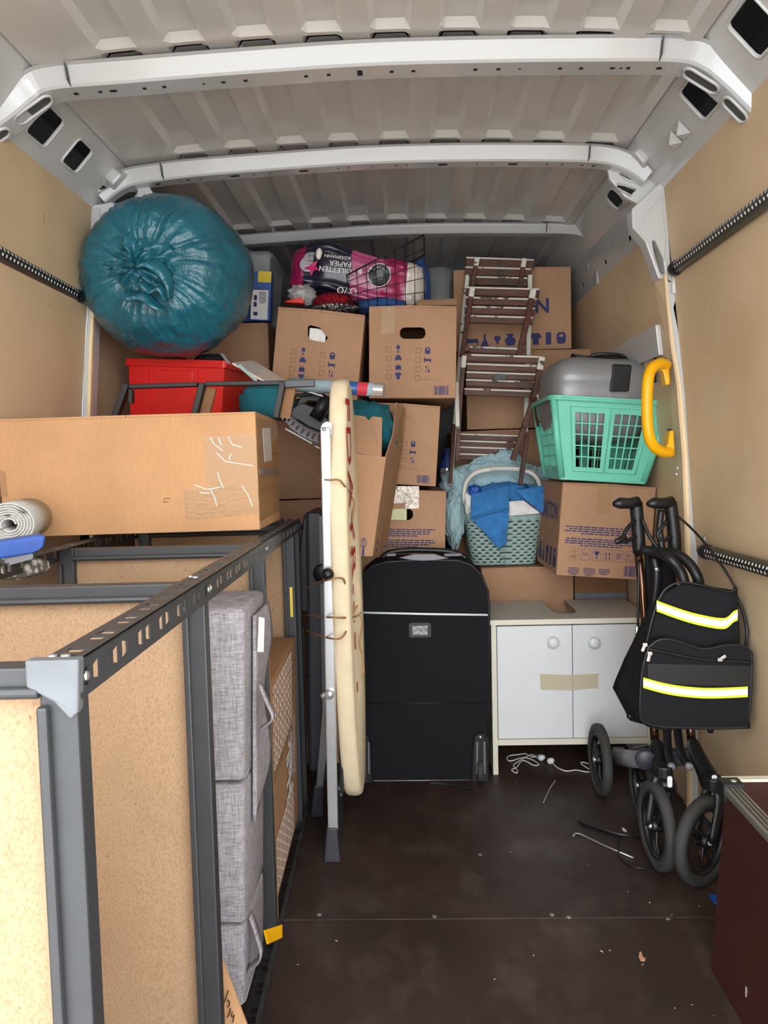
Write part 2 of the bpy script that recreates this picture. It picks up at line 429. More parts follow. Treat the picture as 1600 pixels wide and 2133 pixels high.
# floor: dark film-faced plywood in two boards with a seam, screws along the seam
fl = struct(MB().box((VC, 1.98, -.03), (2.05, 3.65, .03)).build('floor', 'dark_paint'))
MB().box((VC - .02, .98, -.007), (1.93, 1.66, .014)).build('floor_panel', 'floor', fl, bevel=.0015, seg=1)
MB().box((VC - .02, 2.776, -.007), (1.93, 1.93, .014)).build('floor_panel', 'floor', fl, bevel=.0015, seg=1)
for px, py in ((665, 1905), (1185, 1910), (1392, 1913), (905, 1908), (1000, 1780), (1150, 1905)):
    p = at(px, py, z=.0005)
    MB(T((p.x, p.y, 0))).lathe([(0, .0012), (.005, .001), (.006, 0)], 10).build('screw_head', 'alu', fl)

# ------------------------------------------------------------------ ribbed roof
PITCH = .153; X0R = -.012 - .038
def roof_z(x): return 2.070 - .035 * ((x - VC) / .75) ** 2
def roof_bay(y0, y1, ends=True):
    xs = [VC - .755]; hs = [0]
    k = -5
    while True:
        a = X0R + k * PITCH
        if a > VC + .72: break
        if a > VC - .74:
            xs += [a - .008, a + .006, a + .070, a + .084]; hs += [0, 1, 1, 0]
        k += 1
    xs.append(VC + .755); hs.append(0)
    ys = [y0, y1 - .062, y1 - .046, y1 - .034, y1 - .024, y1]; hk = [1, 1, .1, .1, 1.8, 1.8]
    if not ends: ys = [y0, y1]; hk = [1, 1]
    mb = MB()
    for y, q in zip(ys, hk):
        for x, h in zip(xs, hs): mb.v.append(Vector((x, y, roof_z(x) + .017 * h * q)))
    n = len(xs)
    mb.f = [(j * n + i, (j + 1) * n + i, (j + 1) * n + i + 1, j * n + i + 1) for j in range(len(ys) - 1) for i in range(n - 1)]
    mb.mi = [0] * len(mb.f); return mb
for a, b in ((.15, 1.815), (1.815, 2.39), (2.39, 3.145), (3.145, 3.78)):
    struct(roof_bay(a, b, b < 3.5).build('ceiling', 'roofpaint'))

# ------------------------------------------------------------------ cant rails between roof and ply, with their openings
def cant_plate(side, y0, y1, holes, name='trim_1', lo=(.868, 1.925), hi=(.748, 2.055)):
    P0 = Vector((VC + side * lo[0], 0, lo[1])); P1 = Vector((VC + side * hi[0], 0, hi[1]))
    L = (P1 - P0).length
    X = axes(P0, (0, 1, 0), (P1 - P0)) if side < 0 else axes(P0, (0, -1, 0), (P1 - P0))
    hs = []
    for yc_, s0, wy, ws, r in holes:
        hs.append(rrect(wy, ws, r, 4, yc_ if side < 0 else -yc_, s0 * L))
    o = [(y0, -.02), (y1, -.02), (y1, L + .015), (y0, L + .015)] if side < 0 else [(-y1, -.02), (-y0, -.02), (-y0, L + .015), (-y1, L + .015)]
    mb = MB(); mb.plate(o, hs, .003, X)
    ob = struct(mb.build(name, 'paint'))
    for k, (yc_, s0, wy, ws, r) in enumerate(holes):   # a raised lip round each opening
        pts = rrect(wy + .008, ws + .008, r + .004, 4, yc_ if side < 0 else -yc_, s0 * L)
        if name == 'trim_4': continue
        MB().tube([X @ Vector((a, b, .001)) for a, b in pts], .0035, 6, closed=True).build('opening_lip', 'paint', ob, smooth=True)
    return ob, X, L
cl, XL, LL = cant_plate(-1, .15, 1.86, [(1.0, .45, .12, .09, .012), (1.35, .45, .1, .09, .012)])
cant_plate(1, .15, 1.82, [(1.66, .47, .105, .095, .012), (1.2, .45, .12, .09, .012)])
cant_plate(-1, 1.86, 2.42, [(1.975, .44, .095, .082, .01), (2.165, .44, .085, .075, .01)])
cr, XRm, LR = cant_plate(1, 1.82, 2.42, [(1.955, .46, .105, .088, .01)])
mb = MB()                                                            # pressed pyramids beside the right-hand opening
for yy in (2.11, 2.17):
    b = [XRm @ Vector(v) for v in ((-yy - .022, .04, .003), (-yy + .022, .04, .003), (-yy + .022, .085, .003), (-yy - .022, .085, .003))]
    t = XRm @ Vector((-yy, .062, .022)); mb.add(b + [t], [(0, 1, 4), (1, 2, 4), (2, 3, 4), (3, 0, 4)])
mb.build('pressed_pyramid', 'paint', cr, kind='stuff')
cant_plate(-1, 2.42, 3.78, [(2.60, .45, .11, .085, .02), (2.86, .45, .09, .07, .02)])
cant_plate(1, 2.42, 3.78, [(2.56, .5, .09, .075, .02), (2.70, .5, .09, .06, .02)])

# ------------------------------------------------------------------ roof bows
def bow(y0, dep, path, hole_specs, end_holes=(), hgt=.036, name='trim_2', seams=()):
    pts = smoothpath([(x, 0, z) for x, z in path], 6)
    mb = MB(); n = len(pts)
    for i, p in enumerate(pts):
        d = (pts[min(i + 1, n - 1)] - pts[max(i - 1, 0)]).normalized(); nr = Vector((-d.z, 0, d.x))
        if nr.z < 0: nr = -nr
        for yy, h in ((-.012, hgt + .006), (0, hgt + .004), (.003, hgt - .002), (.016, .005), (.021, 0), (dep - .003, 0), (dep, .003), (dep, .05)):
            mb.v.append(Vector((p.x, y0 + yy, p.z)) + nr * h)
    q = 8
    mb.f = [(i * q + j, i * q + j + 1, (i + 1) * q + j + 1, (i + 1) * q + j) for i in range(n - 1) for j in range(q - 1)]
    mb.mi = [0] * len(mb.f)
    ob = struct(mb.build(name, 'bow'))
    for x in seams:                              # lapped joints of the three-piece bow
        z = min(pts, key=lambda p: abs(p.x - x)).z
        MB().hexa([(x - .0012, y0 - .001, z + .008), (x + .0012, y0 - .001, z + .008), (x + .0012, y0 + .02, z + .001), (x - .0012, y0 + .02, z + .001), (x - .0012, y0 - .013, z + hgt + .004), (x + .0012, y0 - .013, z + hgt + .004), (x + .0012, y0 + .004, z + hgt), (x - .0012, y0 + .004, z + hgt)]).build('lap_joint', 'dark_paint', ob)
    for px, py, wd, dp, r in hole_specs:       # punched holes: flat dark plates painting the shade inside them
        p = at(px, py, y=y0 + dep * .62)
        i = min(range(n), key=lambda i: abs(pts[i].x - p.x)); z = pts[i].z
        sl = (pts[min(i + 1, n - 1)].z - pts[max(i - 1, 0)].z) / max(1e-4, pts[min(i + 1, n - 1)].x - pts[max(i - 1, 0)].x)
        z += sl * (p.x - pts[i].x)
        MB(T((p.x, y0 + dep * .58, z - .0012), (0, -math.atan(sl), 0))).plate(rrect(wd, dp, min(r, dp / 2 - .0005), 4), (), .0).build('hole_shade', 'blackhole', ob)
    for p0, p1, wd in end_holes:               # long openings in the legs, their shade painted as dark plates
        a = Vector((p0[0], y0 + dep * .55, p0[1])); b = Vector((p1[0], y0 + dep * .55, p1[1]))
        d = (b - a).normalized(); nz = Vector((d.z, 0, -d.x)); nz = -nz if nz.z > 0 else nz
        X = axes((a + b) / 2 + nz * .0015, d, nz.cross(d))
        L = (b - a).length
        MB().plate(rrect(L, wd, wd / 2 - .001, 6), (), .0, X).build('slot_shade', 'dark_paint', ob)
        MB().tube([X @ Vector((u, v, .001)) for u, v in rrect(L + .008, wd + .008, wd / 2 + .002, 6)], .004, 6, closed=True).build('slot_lip', 'bow', ob, smooth=True)
    return ob
B1 = [(-.985, 1.885), (-.90, 1.935), (-.845, 1.975), (-.80, 1.995), (-.62, 2.003), (-.35, 2.013), (VC, 2.02), (.2, 2.017), (.45, 2.010), (.63, 2.002), (.69, 1.985), (.74, 1.945), (.80, 1.885)]
h1 = [(160, 192, .012, .012, .004), (210, 188, .009, .01, .002), (237, 185, .018, .011, .005), (302, 180, .009, .01, .002), (343, 176, .009, .01, .002), (425, 170, .007, .006, .003),
      (466, 167, .009, .01, .002), (512, 163, .009, .01, .002), (638, 156, .009, .01, .002), (685, 153, .009, .01, .002), (750, 149, .012, .024, .002), (816, 147, .009, .01, .002), (861, 146, .009, .01, .002),
      (990, 141, .009, .01, .002), (1038, 140, .009, .01, .002), (1082, 139, .007, .005, .002), (1166, 138, .009, .01, .002), (1210, 138, .009, .01, .002), (1275, 137, .012, .008, .004), (1293, 137, .007, .007, .003), (1308, 137, .009, .01, .002), (1372, 139, .014, .010, .004)]
bow(1.80, .085, B1, h1, [((-.90, 1.94), (-.82, 1.99), .03), ((-.975, 1.89), (-.925, 1.92), .028), ((.665, 1.995), (.735, 1.95), .03), ((.755, 1.928), (.80, 1.882), .028)], seams=(-.755, .595))
B2 = [(-.905, 1.932), (-.87, 1.958), (-.82, 1.980), (-.74, 1.991), (-.6, 2.002), (-.3, 2.014), (VC, 2.02), (.2, 2.017), (.45, 2.008), (.58, 2.0), (.645, 1.988), (.70, 1.962), (.735, 1.935)]
h2 = [(330, 381, .016, .012, .005), (378, 374, .007, .007, .003), (392, 373, .014, .009, .004), (420, 371, .008, .008, .003), (490, 365, .030, .013, .006), (530, 362, .007, .007, .003), (562, 360, .007, .007, .003),
      (633, 356, .030, .013, .006), (705, 352, .007, .007, .003), (727, 351, .007, .007, .003), (776, 349, .007, .007, .003), (826, 347, .007, .008, .002), (848, 347, .007, .007, .003), (922, 344, .030, .013, .006), (994, 343, .007, .007, .003), (1026, 343, .007, .007, .003), (1068, 342, .030, .013, .006), (1140, 342, .008, .008, .003), (1171, 342, .009, .007, .003), (1212, 342, .008, .009, .003), (1236, 343, .010, .009, .003)]
bw2 = bow(2.375, .07, B2, h2, seams=(-.72, .57))
B3 = [(-.83, 1.80), (-.825, 1.90), (-.80, 1.97), (-.74, 2.0), (-.6, 2.008), (-.3, 2.02), (VC, 2.027), (.2, 2.025), (.5, 2.015), (.68, 2.006), (.745, 1.985), (.775, 1.94), (.78, 1.80)]
h3 = [(x, 505, .008, .007, .003) for x in (600, 660, 730, 800, 865, 930, 1010, 1090, 1170)]
bow(3.13, .07, B3, h3, hgt=.026, seams=(.58,))
# corner brackets behind bow 2: solid webs, window shade painted on as black plates
def bracket(side):
    mb = MB()
    if side > 0:
        outl = [(1265, 342), (1300, 330), (1345, 296), (1392, 332), (1384, 380), (1330, 425), (1302, 410), (1270, 372)]
        wins = [[(1264, 342), (1298, 341), (1292, 347), (1268, 349)], [(1288, 360), (1320, 352), (1352, 362), (1332, 384), (1304, 374)], [(1286, 384), (1300, 386), (1324, 396), (1314, 408), (1284, 392)]]
        y = 2.43
    else:
        outl = [(187, 350), (215, 335), (250, 345), (300, 375), (318, 400), (300, 425), (262, 440), (232, 425), (205, 392), (182, 372)]
        wins = [[(270, 384), (302, 379), (306, 384), (284, 388)], [(222, 408), (242, 399), (287, 398), (282, 414), (244, 427)], [(256, 440), (294, 424), (300, 430), (270, 448)]]
        y = 2.43
    P = [at(a, b, y=y) for a, b in outl]
    X = Matrix.Translation((0, y, 0)) @ Matrix(((1, 0, 0, 0), (0, 0, -1, 0), (0, 1, 0, 0), (0, 0, 0, 1)))
    W = [[(p.x, p.z) for p in (at(a, b, y=y) for a, b in wn)] for wn in wins[:]]
    keep = W
    mb.plate([(p.x, p.z) for p in P], [], .02, X)
    ob = struct(mb.build('trim_3', 'paint', bevel=.004))
    for wn in keep:
        c = (sum(a for a, b in wn) / len(wn), sum(b for a, b in wn) / len(wn))
        MB().plate([(c[0] + (a - c[0]), c[1] + (b - c[1])) for a, b in wn], [], .0, Matrix.Translation((0, -.0015, 0)) @ X).build('opening_shade', 'blackhole', ob)
        MB().tube([X @ Vector((a, b, .002)) for a, b in wn], .0035, 6, closed=True).build('opening_lip', 'bow', ob, smooth=True)
bracket(1); bracket(-1)
def corner_block(f, b, op):   # pressed funnel where the bow meets the cant rail
    P = [at(*q, y=2.345) for q in f]; Q = [at(*q, y=2.43) for q in b]
    if f[0][0] > 800: P = P[::-1]; Q = Q[::-1]
    mb = MB(); mb.add(P + Q, [(i, (i + 1) % 4, 4 + (i + 1) % 4, 4 + i) for i in range(4)] + [(3, 2, 1, 0)])
    ob = struct(mb.build('trim_3', 'bow', bevel=.007, seg=3))
    O = [at(*q, y=2.366) for q in op]
    MB().add(O, [(0, 1, 2, 3)]).build('opening_shade', 'blackhole', ob)  # black plate painting the shade inside the funnel opening
    MB().tube([p + Vector((0, -.001, 0)) for p in O], .0035, 6, closed=True).build('opening_lip', 'bow', ob, smooth=True)
corner_block([(1322, 318), (1340, 300), (1362, 320), (1340, 342)], [(1284, 312), (1340, 280), (1394, 332), (1342, 366)], [(1347, 338), (1362, 329), (1378, 340), (1360, 354)])
corner_block([(216, 366), (234, 346), (254, 364), (236, 386)], [(182, 374), (226, 328), (286, 362), (240, 408)], [(192, 383), (208, 376), (224, 391), (207, 399)])

# ------------------------------------------------------------------ pillars between near and rear wall lining
XZ = lambda y: Matrix.Translation((0, y, 0)) @ Matrix(((1, 0, 0, 0), (0, 0, -1, 0), (0, 1, 0, 0), (0, 0, 0, 1)))
def px_poly(pts, y): return [(p.x, p.z) for p in (at(a, b, y=y) for a, b in pts)]
pil = struct(MB().plate(px_poly([(1384, 372), (1391, 430), (1398, 560), (1415, 600), (1404, 640), (1420, 720), (1437, 850), (1446, 1000), (1456, 1180), (1462, 1400), (1466, 1700), (1437, 1700), (1435, 1200), (1425, 950), (1406, 760), (1391, 640), (1385, 580), (1372, 580), (1345, 505), (1318, 475), (1316, 435)], 2.40), [px_poly([(1359, 502), (1364, 500), (1380, 528), (1386, 570), (1378, 571), (1366, 540)], 2.40), px_poly([(1301, 468), (1301, 468.5), (1300.5, 468)], 2.40)][:1], .055, XZ(2.40)).build('wall_pillar', 'paint', bevel=.006))
MB().plate(px_poly([(1340, 452), (1378, 408), (1388, 500), (1384, 545), (1362, 495)], 2.397), (), .004, XZ(2.397)).build('gusset_face', 'paint', pil, bevel=.003)
MB().plate(px_poly([(1401, 545), (1414, 572), (1422, 598), (1416, 612), (1400, 612)], 2.385), (), .03, XZ(2.385)).build('rail_bracket', 'paint', pil, bevel=.008)
st_l = [(1364, 585), (1373, 640), (1385, 720), (1397, 800), (1408, 950), (1418, 1200), (1428, 1690)]
st_r = [(1434, 1690), (1432, 1200), (1424, 950), (1412, 800), (1400, 720), (1392, 640), (1386, 571)]
A_ = [at(a, b, y=2.46) for a, b in st_l]; C_ = [at(a, b, y=2.392) for a, b in st_r[::-1]]; n_ = len(A_)
mb = MB(); mb.add(A_ + C_, [(i, n_ + i, n_ + i + 1, i + 1) for i in range(n_ - 1)]); mb.build('ply_strip', 'ply', pil, solid=.008)
eg = [(1386, 571), (1392, 640), (1401, 720), (1414, 800), (1426, 950), (1434, 1200), (1436, 1690)]
er = [(1443, 1690), (1441, 1200), (1432, 950), (1419, 800), (1405, 720), (1395, 640), (1390, 571)]
MB().plate(px_poly(eg + er, 2.390), (), .014, XZ(2.390)).build('strip_edge', 'plyedge', pil)
for a, b in ((1412, 975), (1410, 988)):
    p = at(a, b, y=2.394); MB(T(p, (PI / 2, 0, 0))).lathe([(0, .002), (.004, .0015), (.005, 0)], 10).build('screw_head', 'alu', pil)
pl2 = struct(MB().plate(px_poly([(187, 428), (236, 420), (238, 436), (212, 500), (199, 560), (196, 640), (194, 720), (188, 880), (163, 880), (172, 720), (178, 650), (162, 638), (162, 600), (178, 590), (186, 500)], 2.40), (), .055, XZ(2.40)).build('wall_pillar', 'paint', bevel=.006))
MB().plate(px_poly([(186, 432), (209, 432), (204, 520), (184, 640), (176, 760), (172, 880), (163, 880), (168, 740), (177, 620), (185, 520)], 2.395), (), .01, XZ(2.395)).build('pillar_rib', 'bow', pl2, bevel=.003)
MB().plate(px_poly([(191, 610), (197, 610), (195, 660), (192, 720), (187, 880), (180, 880), (185, 720), (189, 660)], 2.39), (), .014, XZ(2.39)).build('strip_edge', 'plyedge', pl2)
# rear side rails: pale pressed rail with holes above the rear lining, black strip behind painting the shade in the gap
for side in (1, -1):
    lo, hi = ((.862, 1.825), (.842, 1.935)) if side > 0 else ((.90, 1.825), (.88, 1.935))
    cant_plate(side, 2.47, 3.74, [(2.62, .70, .016, .034, .007), (2.70, .30, .034, .018, .008), (2.92, .72, .016, .034, .007), (3.02, .30, .034, .018, .008), (3.25, .70, .016, .034, .007), (3.40, .32, .034, .018, .008), (3.6, .7, .016, .034, .007)], 'trim_4', lo, hi)
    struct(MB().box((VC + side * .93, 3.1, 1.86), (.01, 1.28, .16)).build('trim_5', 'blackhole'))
# grey steel channel along the right rear wall, with a key slot
tr = struct(MB().hexa([(RX(1.44) - .016, 2.47, 1.43), (RX(1.44), 2.47, 1.43), (RX(1.44), 3.7, 1.43), (RX(1.44) - .016, 3.7, 1.43), (RX(1.52) - .016, 2.47, 1.525), (RX(1.52), 2.47, 1.525), (RX(1.52), 3.7, 1.525), (RX(1.52) - .016, 3.7, 1.525)]).build('trim_6', 'paint', bevel=.003))
MB().box((.812, 2.53, 1.40), (.004, .014, .10)).build('key_slot_shade', 'blackhole', tr)  # black plate painting the shade in the slot

# ------------------------------------------------------------------ perforated load rails on the near walls
def load_rail(label, a, b, lab2=None):
    a = Vector(a); b = Vector(b); t = thing('load_rail', label, 'rail', a, group=None)
    d = (b - a).normalized(); L = (b - a).length
    MB().tube([a + d * .02, b], .019, 20).build('tube', 'galv', t, smooth=True)
    u = d.cross(Vector((0, 0, 1))).normalized(); u = -u if (u.x < 0) == (a.x < 0) else u; up = u.cross(d); up = -up if up.z < 0 else up
    mb = MB()
    for q in range(int(L / .019)):
        for ang in (20, -18):
            nr = u * math.cos(R(ang)) + up * math.sin(R(ang))
            c = a + d * (.045 + q * .019 + (.0095 if ang < 0 else 0)) + nr * .0193
            X = axes(c, d, nr.cross(d)); mb.plate(circ(.0042, 8), (), 0, X)
    mb.build('perforation', 'refl', t, kind='stuff')
    MB().tube([a - d * .004, a + d * .024], .0215, 20).build('end_cap', 'black', t, smooth=True)
    return t
ra = load_rail('dark perforated load rail on the upper left wall', (-.985, 2.352, 1.64), (-.96, 1.0, 1.645))
rb = load_rail('dark perforated load rail on the upper right wall', (.815, 2.355, 1.668), (.80, 1.0, 1.672))
rc = load_rail('galvanised perforated load rail low on the right wall behind the black bag', (.868, 2.26, .832), (.868, 1.0, .838))
p = at(1462, 1142, y=2.26)
MB().plate(rrect(.012, .075, .006, 4, 0, 0), (), .006, axes((.872, 2.285, .838), (0, -1, 0), (0, 0, 1))).build('mounting_bracket', 'alu', rc)
mb = MB()
mb.tube([(.87, 2.27, .838), (.852, 2.27, .838)], .014, 14); mb.build('mounting_bolt', 'alu', rc, smooth=True)

# ------------------------------------------------------------------ brown wheel-arch box on the right, aluminium edged
wb = thing('wheel_arch_box', 'dark brown plywood wheel-arch box with aluminium edged top beside the rollator wheels', 'box', (.62, 1.3, 0))
PX = .640
MB().hexa([(PX - .03, .62, 0), (PX - .012, .62, 0), (PX + .015, 1.62, 0), (PX - .003, 1.62, 0), (PX + .0, .62, .40), (PX + .018, .62, .40), (PX + .045, 1.62, .40), (PX + .027, 1.62, .40)]).build('side_panel', 'brownply', wb)
MB().hexa([(PX + .02, 1.63, 0), (.872, 1.63, 0), (.872, 1.648, 0), (PX + .02, 1.648, 0), (PX + .045, 1.63, .41), (.872, 1.63, .41), (.872, 1.648, .41), (PX + .045, 1.648, .41)]).build('end_panel', 'brownply', wb)
MB().box((.770, 1.639, .413), (.204, .018, .006)).build('plywood_edge', 'ivory', wb)
mb = MB(); mb.bar((PX + .004, .62, .406), (PX + .031, 1.60, .406), .034, .016); ob = mb.build('edge_profile', 'alu', wb, bevel=.002)
mb = MB()
for k in (-.009, 0, .009): mb.bar((PX + .004 + k, .62, .4145), (PX + .031 + k, 1.595, .4145), .003, .002)
mb.build('profile_groove', 'galv', ob, kind='stuff')
mb = MB(); mb.box((PX + .036, 1.617, .416), (.044, .04, .006)); mb.box((PX + .016, 1.617, .400), (.004, .04, .036)); mb.box((PX + .036, 1.597, .400), (.042, .004, .034)); ob = mb.build('corner_cap', 'black', wb, bevel=.002)
MB(T((PX + .042, 1.617, .419))).lathe([(0, .003), (.006, .002), (.007, 0)], 12).build('rivet', 'alu', ob)
for yy, zz in ((1.2, .2), (1.45, .07), (1.0, .33)): MB().box((PX - .012 + .027 * (yy - .62) + .03 * zz / .4 - .0185, yy, zz), (.001, .004, .02)).build('scratch', 'dirt', wb)

# ground outside, behind the van (seen only by light)
struct(MB().box((0, -4, -.65), (16, 8.2, .1)).build('ground', 'ground'))
# ================================================================== MOVING BOXES
def icon(mb, kind, X, s, m=0):
    P = lambda pts: mb.plate([(a * s, b * s) for a, b in pts], (), 0, X, m)
    if kind == 'check':
        mb.plate([(a * s, b * s) for a, b in rrect(.8, .8, .14, 4)], [[(a * s, b * s) for a, b in rrect(.66, .66, .10, 4)]], 0, X, m)
    elif kind == 'lamp': P([(-.28, -.02), (.28, -.02), (.18, .5), (-.18, .5)]); P([(-.05, -.45), (.05, -.45), (.05, 0), (-.05, 0)]); P([(-.2, -.5), (.2, -.5), (.2, -.42), (-.2, -.42)])
    elif kind == 'sofa': P([(-.42, -.3), (.42, -.3), (.48, .05), (.3, .12), (.26, .38), (-.26, .38), (-.3, .12), (-.48, .05)]); P([(-.38, -.42), (-.28, -.42), (-.28, -.3), (-.38, -.3)]); P([(.28, -.42), (.38, -.42), (.38, -.3), (.28, -.3)])
    elif kind == 'bag': P([(-.42, -.42), (.42, -.42), (.36, .2), (-.36, .2)]); mb.plate([(a * s, (b + .2) * s) for a, b in rrect(.4, .4, .15, 4)], [[(a * s, (b + .2) * s) for a, b in rrect(.28, .28, .1, 4)]], 0, X, m)
    elif kind == 'shirt': P([(-.24, -.5), (.24, -.5), (.24, .08), (.36, -.02), (.5, .2), (.24, .46), (.1, .46), (0, .38), (-.1, .46), (-.24, .46), (-.5, .2), (-.36, -.02), (-.24, .08)])
    elif kind == 'kettle': mb.plate([(a * s, b * s) for a, b in rrect(.74, .96, .28, 5)], [[(a * s, (b + .2) * s) for a, b in rrect(.34, .22, .09, 4)]], 0, X, m)
    elif kind == 'bed': P([(-.5, -.4), (-.4, -.4), (-.4, -.2), (.4, -.2), (.4, -.4), (.5, -.4), (.5, .12), (-.2, .12), (-.4, .2), (-.4, .42), (-.5, .42)])
    elif kind == 'cutlery': P([(-.24, -.45), (-.16, -.45), (-.16, .1), (-.08, .45), (-.32, .45), (-.24, .1)]); P([(.1, -.1), (.16, .45), (.22, .45), (.22, -.1)]); P([(.16 + .15 * math.cos(t), -.28 + .18 * math.sin(t)) for t in [k * PI / 5 for k in range(10)]])
    elif kind == 'flask': P([(-.1, .5), (-.08, .1), (-.36, -.5), (.36, -.5), (.08, .1), (.1, .5)])
    elif kind == 'pot': P([(-.3, -.5), (.3, -.5), (.44, -.2), (.44, .0), (.2, .22), (.2, .34), (.3, .34), (.3, .46), (-.3, .46), (-.3, .34), (-.2, .34), (-.2, .22), (-.44, 0), (-.44, -.2)])
    elif kind == 'bulb': P([(-.1, -.5), (.1, -.5), (.14, -.2), (.36, .1), (.3, .4), (-.3, .4), (-.36, .1), (-.14, -.2)])
    elif kind == 'comb': P([(-.22, -.5), (.22, -.5), (.22, .5), (-.22, .5)])
    elif kind == 'glass': P([(-.34, .5), (.34, .5), (.26, .1), (.05, -.02), (.05, -.4), (.2, -.42), (.2, -.5), (-.2, -.5), (-.2, -.42), (-.05, -.4), (-.05, -.02), (-.26, .1)])
    elif kind == 'up':
        for d in (-.22, .22): P([(d - .05, -.42), (d + .05, -.42), (d + .05, .2), (d + .17, .2), (d, .46), (d - .17, .2), (d - .05, .2)])
        P([(-.4, -.5), (.4, -.5), (.4, -.44), (-.4, -.44)])
    elif kind == 'layers':
        for d in (-.3, 0, .3): P([(-.36, d - .06), (-.1, d - .12), (.36, d + .02), (.36, d + .14), (-.1, d), (-.36, d + .06)])
    elif kind == 'recycle': mb.plate([(0, .4 * s), (-.32 * s, -.2 * s), (.32 * s, -.2 * s)], [[(0, .26 * s), (-.2 * s, -.12 * s), (.2 * s, -.12 * s)]], 0, X, m)
def lines(mb, X, w, n, pitch, th, m=0, seed=0, ragged=True):   # rows of tiny illegible print
    rr = random.Random(seed)
    for k in range(n):
        x = -w / 2 + (rr.random() * .08 * w if ragged else 0); end = w / 2 - (rr.random() * .1 * w if ragged else 0)
        if ragged and k == n - 1: x = -w * .28; end = w * .25
        while x < end:
            l = rr.uniform(.03, .09) * w; l = min(l, end - x)
            mb.plate([(x, -k * pitch), (x + l, -k * pitch), (x + l, -k * pitch + th), (x, -k * pitch + th)], (), 0, X, m); x += l + .012 * w
def barcode(mb, X, w, h, m=0, seed=3):
    rr = random.Random(seed); x = 0
    while x < w - .002:
        l = rr.choice((.0012, .0024, .0036)); mb.plate([(x, 0), (x + l, 0), (x + l, h), (x, h)], (), 0, X, m); x += l + rr.choice((.0012, .0018, .003))
def face(w, d, side='front'):
    if side == 'front': return axes((-w / 2, -d / 2 - .0008, 0), (1, 0, 0), (0, 0, 1))
    if side == 'left': return axes((-w / 2 - .0008, d / 2, 0), (0, -1, 0), (0, 0, 1))
    if side == 'right': return axes((w / 2 + .0008, -d / 2, 0), (0, 1, 0), (0, 0, 1))
def UV(X, u, v): return X @ Matrix.Translation((u, v, 0))
def carton(name, label, loc, size, rot=(0, 0, 0), hole=None, cat='box', group=None, mt='card', lid=True, gap=.004):
    """hand-hole carton standing on loc (centre of its base)"""
    w, d, h = size; t = thing(name, label, cat, loc, rot, group, local=True); th = .005
    mb = MB(); F = axes((-w / 2, -d / 2, 0), (1, 0, 0), (0, 0, 1))
    mb.plate([(0, 0), (w, 0), (w, h), (0, h)], [hole] if hole else [], th, F)
    mb.plate([(0, 0), (w, 0), (w, h), (0, h)], (), th, axes((w / 2, d / 2, 0), (-1, 0, 0), (0, 0, 1)))
    mb.plate([(th, 0), (d - th, 0), (d - th, h), (th, h)], (), th, axes((-w / 2, d / 2, 0), (0, -1, 0), (0, 0, 1)))
    mb.plate([(th, 0), (d - th, 0), (d - th, h), (th, h)], (), th, axes((w / 2, -d / 2, 0), (0, 1, 0), (0, 0, 1)))
    mb.box((0, 0, th / 2), (w - 2 * th, d - 2 * th, th))
    mb.build('carton', mt, t, world=False, bevel=.0015, seg=1)
    if lid:
        for s in (-1, 1):
            MB().hexa([(min(s * .001, s * w / 2), -d / 2, h), (max(s * .001, s * w / 2), -d / 2, h), (max(s * .001, s * w / 2), d / 2, h), (min(s * .001, s * w / 2), d / 2, h),
                       *[(x, y, h + (.0045 if abs(x) > .01 else .0045 + gap)) for x, y in ((min(s * .001, s * w / 2), -d / 2), (max(s * .001, s * w / 2), -d / 2), (max(s * .001, s * w / 2), d / 2), (min(s * .001, s * w / 2), d / 2))]]).build('flap', mt, t, world=False)
    return t
def checklist_print(t, w, d, h, only_right=False):
    F = face(w, d); ln = MB(); ik = MB(); s = .062 * w / .32 * .32 / .32
    s = .021 * w / .32
    for k, (ic, v) in enumerate((('lamp', .456), ('sofa', .556), ('bag', .656), ('shirt', .752))):
        if only_right: continue
        icon(ln, 'check', UV(F, .225 * w, (1 - v - .01) * h), .023 * w / .3); icon(ik, ic, UV(F, .335 * w, (1 - v) * h), s * 1.25)
    for k, (ic, v) in enumerate((('kettle', .478), ('bed', .578), ('cutlery', .682))):
        icon(ln, 'check', UV(F, .565 * w, (1 - v) * h), .023 * w / .3); icon(ik, ic, UV(F, .672 * w, (1 - v) * h), s * 1.25)
    icon(ln, 'check', UV(F, .555 * w, .22 * h), .023 * w / .3)
    ln.plate([(.60 * w, .204 * h), (.76 * w, .204 * h), (.76 * w, .208 * h), (.60 * w, .208 * h)], (), 0, F)
    barcode(ik, UV(F, .745 * w, .035 * h), .165 * w, .10 * h)
    ln.build('printed_checkbox', 'inkline', t, world=False); ik.build('printed_icon', 'ink', t, world=False)
